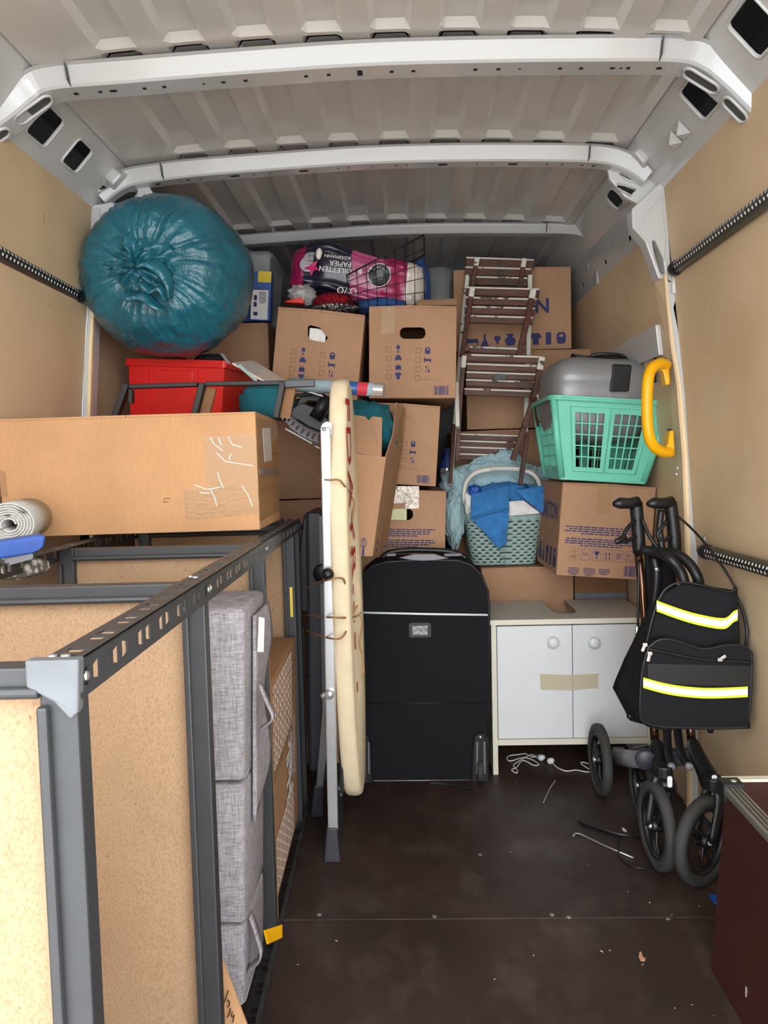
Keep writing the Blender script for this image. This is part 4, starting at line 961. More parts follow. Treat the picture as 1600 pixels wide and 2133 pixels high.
o = bent(mb); o.v = [v + Vector((0, -.0022, 0)) for v in o.v]; o.build('lettering', 'white_text', tpv, world=False)
for px, py in ((650, 520), (735, 548)):
    c = at(px, py, y=2.885)
mb = MB()
for x, z, rx in ((-.145, .175, .022), (.012, .125, .018)): g = blob((x, -.104, z), (.013, .014, rx), 3, 0, 1, 14, 10); mb.add(g.v, g.f)
mb.build('roll_edge', 'cream', tpv, world=False, smooth=True)
wk = thing('wire_basket', 'black wire basket holding the toilet paper pack on the moving boxes', 'basket', (.0, 3.0, 1.685))
def wire(pts, r=.0016, m='blackmatt'): mb = MB(); mb.tube(pts, r, 6); return mb
xa, xb, ya, yb, za, zc1, zc2 = -.20, .085, 2.852, 3.12, 1.682, 1.80, 1.935
rim = [(xa, ya, zc1), (xb, ya, zc2), (xb + .01, yb, zc2), (xa, yb, zc1)]
mb = MB(); mb.tube(rim, .003, 8, closed=True); mb.build('rim_wire', 'blackmatt', wk, smooth=True)
mb = MB()
for k in range(9):
    u = k / 8; x = xa + (xb - xa) * u; zt_ = zc1 + (zc2 - zc1) * u; mb.tube([(x, ya, zt_), (x * .96, ya + .008, za + .003), (x * .96, yb - .01, za + .003), (x, yb, zt_)], .0015, 5)
for k in range(1, 5):
    f = k / 5; mb.tube([(xa, ya + .006 * (1 - f), za + (zc1 - za) * f), (xb, ya + .006 * (1 - f), za + (zc2 - za) * f), (xb + .006, yb, za + (zc2 - za) * f), (xa, yb, za + (zc1 - za) * f)], .0015, 5, closed=True)
for k in range(6): y = ya + .02 + k * .045; mb.tube([(xa * .96, y, za), (xb * .96, y, za)], .0015, 5)
mb.build('wire_grid', 'blackmatt', wk, smooth=True, kind='stuff')
tag(blob((-.075, 2.95, 1.70), (.10, .09, .026), 4, .12, 2.5, 40, 20, pw=.8, fold=.12).build('blue_cloth', 'denim', None, smooth=True, world=False), 'crumpled blue cloth under the toilet paper pack', 'cloth')
tag(blob((.075, 3.03, 1.79), (.035, .08, .10), 14, .16, 2.5, 36, 24, pw=.8, fold=.2).build('blue_cloth', 'denim', None, smooth=True, world=False), 'blue cloth bulging through the end of the wire basket', 'cloth')
sl = thing('knitted_slipper', 'red knitted slipper with speckled sole on the tilted moving box', 'slipper', (-.265, 2.90, 1.69))
blob((-.255, 2.90, 1.715), (.075, .055, .035), 6, .06, 2, 40, 24).build('upper', 'redknit', sl, smooth=True)
blob((-.25, 2.895, 1.690), (.085, .06, .018), 7, .04, 2, 40, 16).build('sole', 'greyknit', sl, smooth=True)
tag(blob((-.37, 2.90, 1.745), (.05, .05, .035), 9, .25, 3, 40, 24, fold=.3).build('clear_bag', 'film', None, smooth=True, world=False), 'crumpled clear bag hanging from the toilet paper pack', 'bag')
tag(MB().hexa([(-.435, 2.86, 1.712), (-.36, 2.86, 1.705), (-.36, 2.9, 1.705), (-.435, 2.9, 1.712), (-.425, 2.86, 1.718), (-.365, 2.86, 1.730), (-.365, 2.9, 1.730), (-.425, 2.9, 1.718)]).build('red_packet', 'red', None, bevel=.003, world=False), 'small shiny red packet on the tilted moving box', 'packet')
t = thing('clear_box', 'frosted clear container at the front end between wire basket and chairs', 'container', (.155, 3.45, 1.58))
mb = MB(); mb.tube([(.16, 3.44, 1.70), (.165, 3.44, 1.95)], [.055, .06], 18); mb.build('jar', 'clear', t, smooth=True)
carton('moving_box', 'brown carton standing at the front end behind the middle stack', (.06, 3.53, 1.36), (.30, .3, .335), group=G1)
# ------------------------------------------------------------------ steel rack lying on its side along the left wall
RO = Vector((-.2950, .668, 0)); RS = Vector((-.0245, 1, 0)).normalized(); RT = Vector((-1, -.0245, 0)).normalized()
def rk(s, t, z): return RO + RS * s + RT * t + Vector((0, 0, z))
ZT, DEP, LEN = .942, .47, 1.77
rack = thing('shelf_rack', 'dark grey perforated steel rack with chipboard shelves lying on its side', 'rack', rk(0, 0, 0))
def rail(t0, zt, dirz, dirt, name='perforated_rail', holes=True):
    """L profile with punched trapezoids along both flanges"""
    mb = MB(); pitch = .0262; n = int(LEN / pitch); fw = .036
    Xo = axes(rk(0, t0, zt), RS, (0, 0, -dirz))        # outer flange, hanging from its edge
    Xt = axes(rk(0, t0, zt), RS, RT * dirt)
    for X, fl in ((Xo, 0), (Xt, 1)):
        zz = X.col[2].to_3d(); want = -RT * dirt if fl == 0 else Vector((0, 0, dirz))
        th = .002 if zz.dot(want) > 0 else -.002
        for k in range(n):
            a = k * pitch; c = a + pitch / 2; g = k % 6
            h = []
            if holes and g in (0, 1, 3): h = [[(c - .008, .012), (c + .008, .008), (c + .008, .028), (c - .008, .024)]]
            elif holes and g == 4: h = [[(c - .008, .008), (c + .008, .012), (c + .008, .024), (c - .008, .028)]]
            elif holes and g == 2 and fl == 0 and k % 12 == 2: h = [[(c - .003, .011), (c + .001, .011), (c + .001, .025), (c - .003, .025)]]
            mb.plate([(a, 0), (a + pitch, 0), (a + pitch, fw), (a, fw)], h, th, X)
    return mb.build(name, 'steel', rack)
rail(0, ZT, 1, 1); rail(DEP, ZT, 1, -1); rail(0, .002, -1, 1); rail(DEP, .002, -1, -1)
for s in (.0, .482, 1.045, 1.60, 1.735):
    w1 = .034
    for t0 in (.0035, DEP - .0035 - w1):
        mb = MB(); mb.hexa([rk(s, t0, .003), rk(s + .028, t0, .003), rk(s + .028, t0 + w1, .003), rk(s, t0 + w1, .003), rk(s, t0, ZT - .004), rk(s + .028, t0, ZT - .004), rk(s + .028, t0 + w1, ZT - .004), rk(s, t0 + w1, ZT - .004)])
        mb.bar(rk(s - .004, t0 + w1 - .005, .04), rk(s - .004, t0 + w1 - .005, ZT - .04), .010, .010, up=RS); mb.build('shelf_beam', 'steel', rack, bevel=.0025)
    for zb in (ZT - .034, .004):
        mb = MB(); mb.bar(rk(s + .014, .038, zb + .014), rk(s + .014, DEP - .038, zb + .014), .028, .028, up=(0, 0, 1)); mb.tube([rk(s - .002, .036, zb + .006), rk(s - .002, DEP - .036, zb + .006)], .006, 8); mb.build('shelf_beam', 'steel', rack, bevel=.002)
    mb = MB(); mb.hexa([rk(s + .016, .030, .034), rk(s + .026, .030, .034), rk(s + .026, DEP - .03, .034), rk(s + .016, DEP - .03, .034), rk(s + .016, .030, ZT - .036), rk(s + .026, .030, ZT - .036), rk(s + .026, DEP - .03, ZT - .036), rk(s + .016, DEP - .03, ZT - .036)])
    mb.build('chipboard_shelf', 'chip', rack)
# third shelf stands proud of the rack edge, its raw edge shows
mb = MB(); mb.hexa([rk(1.075, .004, .034), rk(1.085, .004, .034), rk(1.085, .032, .034), rk(1.075, .032, .034), rk(1.075, .004, ZT - .05), rk(1.085, .004, ZT - .05), rk(1.085, .032, ZT - .05), rk(1.075, .032, ZT - .05)]); mb.build('chipboard_edge', 'chip', rack)
c0 = rk(-.006, 0, ZT)
mb = MB(); X = axes(c0, -RT, (0, 0, 1)); mb.plate([(.002, .002), (-.046, .002), (-.046, -.022), (-.022, -.036), (-.008, -.052), (-.001, -.046)][::-1], (), .014, X); mb.build('foot_cap', 'steel_hi', rack, bevel=.002)
mb = MB(); X = axes(rk(-.006, DEP - .05, ZT), -RT, (0, 0, 1)); mb.plate([(.05, .002), (0, .002), (.002, -.046), (.03, -.036)], (), .014, X); mb.build('foot_cap', 'steel_hi', rack, bevel=.002)
for s, t0 in ((.014, .018), (.014, .03), (.50, .02), (.51, .03)): MB(T(rk(s, t0, ZT + .0002))).lathe([(0, .0028), (.004, .002), (.005, 0)], 10).build('rivet', 'alu', rack)
for s in (.014, .495, .51, 1.06, 1.075): mb = MB(); mb.lathe([(0, .0028), (.004, .002), (.005, 0)], 10, axes(rk(s, -.0002, ZT - .018), RS, (0, 0, 1))); mb.build('rivet', 'alu', rack)
MB().hexa([rk(1.5985, .012, .66), rk(1.5988, .012, .66), rk(1.5988, .02, .66), rk(1.5985, .02, .66), rk(1.5985, .012, .75), rk(1.5988, .012, .75), rk(1.5988, .02, .75), rk(1.5985, .02, .75)]).build('yellow_sticker', 'yellowc', rack)

# grey fabric folding mattress standing in the rack
gm = thing('folding_mattress', 'grey melange folding mattress standing on edge inside the rack', 'mattress', (-.5, 1.55, 0))
xr = lambda z: -.343 + .030 * z / .84
zs_ = [.045, .215, .50, .845]
for k in range(3):
    a, b = zs_[k] + .004, zs_[k + 1] - .003; bulge = .004
    mb = MB(); xl = -.70
    mb.hexa([(xl, 1.44, a), (xr(a), 1.44, a), (xr(a) - .002, 1.66, a), (xl, 1.66, a), (xl, 1.44, b), (xr(b), 1.44, b), (xr(b) - .002, 1.66, b), (xl, 1.66, b)])
    o = mb.build('mattress_section', 'fab', gm, bevel=.012, seg=3, smooth=True)
    mb = MB(); mb.tube([(xl + .01, 1.442, a + .006), (xr(a) - .006, 1.442, a + .006), (xr(a) - .001, 1.452, a + .006), (xr(a) - .002, 1.65, a + .006)], .0022, 6); mb.build('seam', 'fab', o, smooth=True)
mb = MB(); mb.grid(lambda u, v: Vector((xr(.84 - .42 * v) + .006 + .008 * math.sin(v * 9) * u, 1.50 + .15 * u, .815 - .42 * v * (1 - .12 * u))), 8, 20); mb.build('side_flap', 'fab', gm, smooth=True, solid=.006)
mb = MB(); p = [at(*q_, y=1.49) for q_ in ((533, 1285), (545, 1288), (543, 1358), (530, 1358))]; mb.add([v + Vector((.006, 0, 0)) for v in p], [(0, 1, 2, 3)]); mb.build('care_label', 'ivory', gm, solid=.001)
for (pa, pb, pc, pd) in (((540, 1425), (552, 1465), (560, 1495), (538, 1520)), ((520, 1905), (528, 1940), (536, 1990), (514, 2018))):
    P4 = smoothpath([at(*pa, y=1.47), at(*pb, y=1.46) + Vector((.004, 0, 0)), at(*pc, y=1.45) + Vector((.006, 0, 0)), at(*pd, y=1.47)], 6); n = len(P4)
    MB().grid(lambda u, v: P4[min(n - 1, int(u * (n - 1) + .5))] + Vector((.002, .025 * (v - .5), 0)), n, 3).build('strap_loop', 'fab', gm, smooth=True, solid=.003)
yt = [at(*q_, y=1.405) for q_ in ((537, 1938), (575, 1926), (575, 1953), (544, 1967))]
yt = [at(a, b, y=y) for a, b, y in ((537, 1938, 1.40), (575, 1926, 1.50), (575, 1953, 1.50), (544, 1967, 1.40))]
tag(MB().add([v + Vector((.012, 0, 0)) for v in yt], [(0, 1, 2, 3)]).build('yellow_strap', 'yellow', None, solid=.002, world=False), 'short bright yellow strap end on the lower rack rail', 'strap')

# tall carton with white knit pattern, standing in the rack
hb = thing('patterned_carton', 'tall brown carton lettered Hallo with white loop pattern inside the rack', 'carton', rk(1.35, .15, .035))
s0, s1, z0, z1 = 1.10, 1.585, .05, .602
def hbp(s, t, z): return rk(s, t, z) + Vector((-.010 * (1 - z / .6), 0, 0))
mb = MB(); mb.hexa([hbp(s0, .006, z0), hbp(s1, .006, z0), hbp(s1, .30, z0), hbp(s0, .30, z0), hbp(s0, .006, z1), hbp(s1, .006, z1), hbp(s1, .30, z1), hbp(s0, .30, z1)]); mb.f = [f[::-1] for f in mb.f]
mb.build('carton', 'card_in', hb, bevel=.003)
X = axes(hbp(s0, .0045, z0), RS, hbp(s0, .006, z1) - hbp(s0, .006, z0))
mb = MB()
def loops(v0, v1, u1):
    pu, pv = .040, .0235; k = 0; v = v0
    while v < v1:
        u = .012
        while u < u1:
            for sg in (-1, 1):
                mb.tube([X @ Vector((u + pu / 2 + sg * a, v + b, .0006)) for a, b in ((.002, .004), (.013, .006), (.016, .013), (.012, .019), (.005, .020))], .0026, 4, cap=False, sy=.25)
            u += pu
        v += pv; k += 1
loops(.02, .15, .37); loops(.33, .53, .36); mb.build('printed_loops', 'white_ink', hb)
mb = MB(); Xr = X @ Matrix.Translation((.345, .155, .001)) @ Matrix.Rotation(PI / 2, 4, 'Z'); mb.text('Hallo', .165, Xr, sx=.50, bold=.006)
for q in range(3): lines(mb, Xr @ Matrix.Translation((.10, -.03 - q * .022, 0)), .17, 1, .01, .009, seed=q, ragged=False)
mb.build('printed_lettering', 'white_text', hb)
MB().plate([(.0, .30), (.36, .315), (.36, .345), (.0, .33)], (), .0005, X @ Matrix.Translation((0, 0, .0018))).build('packing_tape', 'tape', hb)
# torn kraft card with pen marks
kc_ = thing('kraft_card', 'torn brown kraft card with black pen marks leaning in the rack', 'card', at(475, 2100, y=1.26))
pts = [(452, 2002), (460, 2003), (465, 2002), (470, 2016), (520, 2150), (524, 2260), (450, 2260)]
mb = MB(); mb.plate([(p.x, p.z) for p in (at(a, b, y=1.26) for a, b in pts)], (), .004, XZ(1.26)); mb.build('card', 'card_big', kc_)
mb = MB()
for l in (((468, 2070), (460, 2092), (454, 2110)), ((465, 2089), (469, 2091), (470, 2099), (466, 2104)), ((472, 2106), (470, 2117), (465, 2126)), ((476, 2113), (474, 2122), (478, 2124)), ((480, 2120), (477, 2136))):
    mb.tube(smoothpath([at(a + 8, b - 6, y=1.2555) for a, b in l], 4), .0009, 5)
mb.build('printed_pen_marks', 'black', kc_)

# odds and ends lying on the rack at the wall
rl = thing('carpet_roll', 'rolled pale grey carpet lying on the rack in front of the long carton', 'roll', at(15, 1120, y=1.62))
cc = at(18, 1093, y=1.60); mb = MB(); L = []
for k in range(150):
    a = k * .27; r = .012 + .034 * k / 150; L.append((a, r))
ax = Vector((-.3, 1, 0)).normalized(); e1 = Vector((1, .3, 0)).normalized()
mb.grid(lambda u, v: cc + e1 * (math.cos(L[int(u * 149)][0]) * L[int(u * 149)][1] * 1.12) + Vector((0, 0, math.sin(L[int(u * 149)][0]) * L[int(u * 149)][1])) + ax * v * .24, 150, 2)
mb.build('rolled_carpet', 'carpet', rl, smooth=True, solid=.0042)
bl = thing('plastic_tray', 'royal blue ribbed plastic tray with rounded end on the rack', 'tray', at(40, 1150, y=1.40))
a, b = at(-40, 1148, y=1.38), at(97, 1129, y=1.44); d = (b - a).normalized(); X = axes((a + b) / 2, d, (0, 0, 1)); L = (b - a).length
mb = MB(); mb.plate([(-L / 2, -.020), (L / 2 - .025, -.018), (L / 2 - .006, -.008), (L / 2, .010), (L / 2 - .006, .015), (-L / 2, .012)], (), .05, X @ Matrix.Translation((0, 0, .0))); mb.build('tray', 'blue', bl, bevel=.003)
for q in range(5): mb = MB(); mb.bar(X @ Vector((-L / 2, -.013 + q * .0045, .001)), X @ Vector((L / 2 - .014, -.012 + q * .0045, .001)), .0016, .0016); mb.build('rib', 'blue', bl)
ck = thing('clasp', 'taupe plastic clasp with three pale rivets under the blue tray', 'clasp', at(40, 1160, y=1.46))
X = axes(at(38, 1158, y=1.42), at(66, 1149, y=1.44) - at(12, 1163, y=1.42), (0, 0, 1)); mb = MB(); mb.plate(rrect(.050, .026, .006, 4), (), .012, X); mb.build('plate', 'charlight', ck, bevel=.001)
for q in (-.017, -.004, .018): MB().lathe([(0, .002), (.002, .0018), (.0028, 0)], 10, X @ Matrix.Translation((q, .004, 0))).build('rivet', 'ivory', ck)
tag(blob(at(35, 1182, y=1.58), (.06, .05, .022), 3, .1, 3, 40, 20, pw=.7).build('woven_blanket', 'zigzag', None, smooth=True, world=False), 'grey and white zigzag woven blanket tucked under the clasp', 'blanket')

# ------------------------------------------------------------------ charcoal case between rack and ironing board
cs = thing('charcoal_case', 'tall slim charcoal plastic case with round hinge between rack and ironing board', 'case', (-.31, 2.55, .03))
mb = MB(); cb_ = [at(642, 1608, y=2.45), at(676, 1608, y=2.45), at(672, 1066, y=2.45), at(636, 1066, y=2.45)]
XZp = [(p.x, p.z) for p in cb_]; mb.plate(XZp, (), .25, XZ(2.45)); mb.build('shell', 'charcoal', cs, bevel=.012, seg=3)
mb = MB(); q = [at(a, b, y=2.43) for a, b in ((655, 1066), (668, 1068), (684, 1600), (676, 1612))]
mb.plate([(p.x, p.z) for p in (at(664, 1075, y=2.44), at(671, 1075, y=2.44), at(680, 1590, y=2.44), at(673, 1590, y=2.44))], (), .006, XZ(2.44)); mb.build('edge_strip', 'charlight', cs, bevel=.001)
mb = MB(); X = axes(at(676, 1195, y=2.40), (0, -1, 0), (0, 0, 1)); mb.lathe([(0, .006), (.026, .006), (.030, .003), (.031, -.004)], 24, T(at(672, 1195, y=2.43), (PI / 2, 0, 0))); mb.build('hinge_disc', 'black', cs, smooth=True)
mb = MB()
for k in range(9): mb.bar(at(618, 1207 + k * 7.5, y=2.46), at(650, 1209 + k * 7.5, y=2.46), .004, .012, up=(0, 0, 1))
mb.build('ribbed_grip', 'black', cs, kind='stuff')
mb = MB(); mb.plate([(p.x, p.z) for p in (at(a, b, y=2.47) for a, b in ((634, 1070), (626, 1120), (622, 1190), (630, 1240), (640, 1260), (642, 1070)))], (), .2, XZ(2.47)); mb.build('curved_back', 'black', cs, bevel=.004)
for px in (654, 664): mb = MB(); mb.tube([at(px, 1600, y=2.46), at(px, 1648, y=2.46)], .006, 10); mb.build('leg', 'copper' if px > 660 else 'black', cs)
mb = MB(); mb.tube([(at(659, 1656, y=2.46).x, 2.46, .003), (at(659, 1656, y=2.46).x, 2.46, .035)], .010, 12); mb.build('caster_fork', 'chrome', cs, bevel=.002)
mb = MB(); mb.tube(smoothpath([at(632, 1300, y=2.44), at(634, 1420, y=2.44), at(631, 1520, y=2.44), at(627, 1570, y=2.44), at(630, 1583, y=2.44), at(642, 1582, y=2.44)], 6), .0035, 8); mb.build('cable', 'black', cs, smooth=True)

# ------------------------------------------------------------------ ironing board on edge
ib = thing('ironing_board', 'folded ironing board standing on end, cream cover with red lettering', 'ironing board', (-.2, 2.25, 0))
BX = -.182; YAW = .045; OUT = [(.112, .0), (.125, .042), (.17, .085), (.28, .125), (.45, .158), (.68, .172), (.92, .168), (1.10, .145), (1.22, .112), (1.30, .078), (1.345, .045), (1.362, .0)]
half = smoothpath([(h, 0, z) for z, h in OUT], 5)
loop = [(2.275 - p.x, p.z) for p in half] + [(2.275 + p.x, p.z) for p in half[-2:0:-1]]
mb = MB(); n = len(loop); cy, cz = 2.275, .74
rings = [(-.026, .02), (-.026, .90), (-.023, .965), (-.014, .993), (0, 1.0), (.014, .993), (.023, .965), (.026, .90), (.026, .02)]
for dx, sc in rings:
    for y, z in loop:
        ins = 1 - sc; hy = (y - cy) ; mb.v.append(Vector((BX + YAW * hy + dx + .012 * (1.0 - z) * .6, cy + hy * (sc if sc < .5 else 1 - ins * .9), cz + (z - cz) * (sc if sc < .5 else 1 - ins * .28))))
mb.f = [(j * n + i, j * n + (i + 1) % n, (j + 1) * n + (i + 1) % n, (j + 1) * n + i) for j in range(len(rings) - 1) for i in range(n)]; mb.f = [f[::-1] for f in mb.f]; mb.f += [tuple(range(n)), tuple((len(rings) - 1) * n + i for i in range(n))[::-1]]; mb.mi = [0] * len(mb.f)
mb.build('padded_cover', 'cover', ib, smooth=True)
mb = MB(); X = axes((BX + .0272 + .003, 2.20, 1.31), (0, .04, -1), (.0, 1, .04)); mb.text('FDAYR', .15, X @ Matrix.Translation((.0, -.055, 0)), sx=1.15)
for v in mb.v: v.x = BX + YAW * (v.y - cy) + .0268 + .0072 * (1.0 - v.z)
for (z, y, l) in ((.86, 2.17, .02), (.80, 2.17, .015), (.74, 2.17, .03), (.70, 2.175, .02), (.58, 2.175, .05), (.45, 2.19, .03), (.66, 2.17, .006)):
    x = BX + YAW * (y - cy) + .0268 + .0072 * (1 - z); x2 = x + YAW * .02; mb.add([(x, y, z), (x2, y + .02, z - .004), (x2, y + .02, z + l - .004), (x, y, z + l)], [(0, 1, 2, 3)])
mb.build('printed_lettering', 'redink', ib)
def ibar(pa, ya, pb, yb, wd, th, name, m, dx=0): 
    mb = MB(); a, b = at(*pa, y=ya), at(*pb, y=yb); a.x += dx; b.x += dx; mb.bar(a, b, wd, th, up=(0, -1, 0)); return mb.build(name, m, ib, bevel=.004)
ibar((678, 890), 2.13, (694, 1730), 2.10, .029, .012, 'leg', 'chrome')
ibar((684, 1447), 2.115, (666, 1640), 2.36, .024, .012, 'leg', 'chrome')
ibar((704, 930), 2.20, (712, 1650), 2.18, .012, .03, 'shadow_bar', 'black')  # black bar standing in for the shadow between leg and board
for (pa, pb, ya, yb, w0, w1) in (((692, 1722), (693, 1789), 2.10, 2.098, .030, .047), ((665, 1634), (662, 1692), 2.355, 2.38, .030, .042)):
    a, b = at(*pa, y=ya), at(*pb, y=yb); b.z = .0
    mb = MB(); mb.hexa([b + Vector((-w1 / 2, -.02, 0)), b + Vector((w1 / 2, -.02, 0)), b + Vector((w1 / 2, .035, 0)), b + Vector((-w1 / 2, .035, 0)), a + Vector((-w0 / 2, -.012, 0)), a + Vector((w0 / 2, -.012, 0)), a + Vector((w0 / 2, .02, 0)), a + Vector((-w0 / 2, .02, 0))]); mb.build('foot_cap', 'charcoal', ib, bevel=.004)
mb = MB(); mb.lathe([(0, .017)] + [(.017 * math.sin(k * PI / 10), .017 * math.cos(k * PI / 10)) for k in range(1, 11)], 20, T(at(683, 1196, y=2.085))); mb.build('knob', 'black', ib, smooth=True)
for (pp, yy, rr_) in (((686, 1447), 2.095, .014), ((675, 1449), 2.13, .010), ((675, 894), 2.118, .006)):
    mb = MB(); mb.lathe([(0, .008), (rr_ * .7, .007), (rr_, .002), (rr_, -.008)], 18, T(at(*pp, y=yy), (PI / 2, 0, 0))); mb.build('pivot_bolt', 'chrome', ib, smooth=True)
mb = MB(); mb.plate([(p.x, p.z) for p in (at(a, b, y=2.14) for a, b in ((668, 890), (672, 882), (680, 878), (692, 880), (692, 908), (682, 904), (672, 908)))], (), .008, XZ(2.14)); mb.build('hinge_plate', 'white', ib, bevel=.002)
mb = MB(); mb.tube([at(702, 1640, y=2.30), at(714, 1640, y=2.30)], .028, 20); mb.build('castor', 'chrome', ib, smooth=True)
mb = MB(); mb.bar(at(702, 1600, y=2.32), at(708, 1760, y=2.18), .01, .16, up=(0, 1, 0)); mb.build('foot_bar', 'charcoal', ib, bevel=.003)
def twine(label, paths):
    t = thing('twine', label, 'twine', at(*paths[0][0][:2], y=paths[0][0][2]))
    for p in paths:
        P = smoothpath([at(a, b, y=y) for a, b, y in p], 6); mb = MB(); mb.tube(P, .0028, 7); mb.build('cord', 'twine', t, smooth=True)
twine('brown jute twine tied round the upper part of the ironing board', [[(664, 998, 2.16), (684, 1000, 2.105), (706, 1000, 2.092), (718, 1012, 2.12), (726, 1022, 2.17), (731, 1030, 2.22)], [(731, 1030, 2.22), (738, 1050, 2.22), (735, 1078, 2.22), (734, 1092, 2.22)], [(727, 1030, 2.22), (733, 1020, 2.21)]])
twine('brown jute twine knotted twice round the middle of the ironing board', [[(632, 1228, 2.40), (655, 1216, 2.25), (684, 1208, 2.07), (708, 1204, 2.068), (718, 1212, 2.10), (722, 1250, 2.14), (724, 1284, 2.16)],
    [(635, 1280, 2.40), (660, 1284, 2.25), (690, 1286, 2.066), (710, 1287, 2.07), (726, 1286, 2.13), (742, 1284, 2.2), (752, 1276, 2.22)], [(637, 1314, 2.40), (660, 1322, 2.22), (690, 1330, 2.066), (708, 1330, 2.068), (720, 1318, 2.10), (724, 1296, 2.14), (738, 1272, 2.18), (744, 1262, 2.2)],
    [(750, 1282, 2.21), (754, 1300, 2.21), (749, 1340, 2.21), (756, 1372, 2.21), (758, 1395, 2.21), (755, 1409, 2.21)]])
tw = bpy.data.objects[-1] if False else None
# black steam-iron rest tangle behind the board: handle, curved slotted rim, pale edge wires
ap = thing('black_appliance', 'black appliance with thick handle and curved slotted rim behind the ironing board', 'appliance', at(640, 900, y=2.42))
def A3(l, y=2.42): return [at(a, b, y=y) for a, b in l]
mb = MB(); mb.tube(A3([(656, 872), (684, 826)]), .021, 16); mb.build('handle', 'black', ap, smooth=True)
rimc = [at(a, b, y=2.415) for a, b in ((594, 878), (606, 893), (622, 906), (642, 918), (666, 926))]
rimi = [at(a, b, y=2.43) for a, b in ((604, 862), (618, 876), (636, 888), (654, 896), (668, 900))]
P1, P2 = smoothpath(rimc, 5), smoothpath(rimi, 5); n = len(P1)
mb = MB(); mb.grid(lambda u, v: P1[int(u * (n - 1) + .5)].lerp(P2[int(u * (n - 1) + .5)], v) + Vector((0, -.006 * math.sin(PI * v), 0)), n, 5, skip=lambda i, j: j in (1, 2) and i % 3 == 1); mb.build('slotted_rim', 'charlight', ap, smooth=True, solid=.004)
mb = MB(); mb.plate([(p.x, p.z) for p in A3([(600, 868), (608, 850), (630, 838), (664, 850), (690, 880), (690, 912), (668, 900), (640, 890), (616, 874)], 2.44)], (), .03, XZ(2.44)); mb.build('base_plate', 'black', ap, bevel=.005)
mb = MB(); mb.plate([(p.x, p.z) for p in A3([(612, 850), (632, 816), (690, 826), (690, 850), (668, 838), (642, 836), (622, 856)], 2.46)], (), .03, XZ(2.46)); mb.build('bracket', 'blackmatt', ap, bevel=.005)
for l in ([(629, 812), (682, 828)], [(606, 848), (597, 858), (588, 874)], [(594, 893), (618, 906)], [(618, 906), (650, 924)], [(656, 929), (666, 934)]):
    mb = MB(); mb.tube(A3(l, 2.405), .0022, 6); mb.build('pale_edge_wire', 'refl', ap, smooth=True)
mb = MB(); mb.tube(smoothpath(A3([(600, 830), (612, 824), (640, 822), (670, 816)], 2.45), 5), .005, 8); mb.build('cable', 'black', ap, smooth=True)

# ------------------------------------------------------------------ black suitcase
sc_ = thing('suitcase', 'large black soft-sided suitcase with wheels standing in the middle', 'suitcase', (.05, 2.7, 0))
SY = 2.632
pts = px_poly([(748, 1625), (742, 1260), (744, 1225), (756, 1194), (778, 1176), (806, 1169), (880, 1165), (955, 1166), (984, 1176), (1006, 1198), (1018, 1230), (1020, 1262), (1016, 1625)], SY)[::-1]
mb = MB(); mb.plate(pts, (), .185, XZ(SY)); mb.build('body', 'blackfab', sc_, bevel=.014, seg=3)
out = [Vector((a, SY + .004, b)) for a, b in px_poly([(749, 1622), (743, 1260), (745, 1226), (757, 1196), (779, 1178), (807, 1171), (880, 1167), (955, 1168), (983, 1178), (1004, 1200), (1016, 1231), (1019, 1262), (1015, 1622)], SY)]
mb = MB(); mb.tube(out, .0042, 8); mb.build('piping', 'black', sc_, smooth=True)
def sstrip(l, w, name, m, y=SY - .002, r=None): mb = MB(); mb.tube([at(a, b, y=y) for a, b in l], w, 8, sy=.4); return mb.build(name, m, sc_, smooth=True)
sstrip([(749, 1276), (880, 1279), (1016, 1281)], .0036, 'reflective_zip', 'refl'); sstrip([(752, 1464), (1012, 1466)], .0012, 'seam', 'black')
sstrip([(770, 1627), (985, 1626)], .004, 'base_bar', 'charlight')
mb = MB(); X = axes(at(875, 1313, y=SY - .003), (1, 0, 0), (0, 0, 1)); mb.plate(rrect(.078, .052, .008, 4), (), .006, X); o = mb.build('label_holder', 'black', sc_, bevel=.002)
mb = MB(); mb.grid(lambda u, v: X @ Vector((-.026 + .052 * u, -.016 + .032 * v, .002 + .0025 * fbm((u * 3, v * 2, 1), 2))), 12, 8); mb.build('clear_window', 'case', o, smooth=True)
mb = MB(); mb.tube(smoothpath([at(796, 1162, y=2.71), at(812, 1151, y=2.71), at(850, 1146, y=2.71), at(915, 1147, y=2.71), at(950, 1152, y=2.71), at(972, 1163, y=2.71)], 6), .010, 10); mb.build('handle', 'black', sc_, smooth=True)
for a, b in ((805, 825), (925, 962)): mb = MB(); mb.bar(at(a, 1156, y=2.69), at(b, 1155, y=2.69), .022, .010); mb.build('handle_mount', 'charlight', sc_, bevel=.003)
mb = MB(); mb.plate(px_poly([(832, 1164), (862, 1156), (905, 1156), (935, 1165), (905, 1169), (880, 1170), (860, 1169)], 2.60)[::-1], (), .02, XZ(2.622)); mb.build('pull_grip', 'charlight', sc_, bevel=.003)
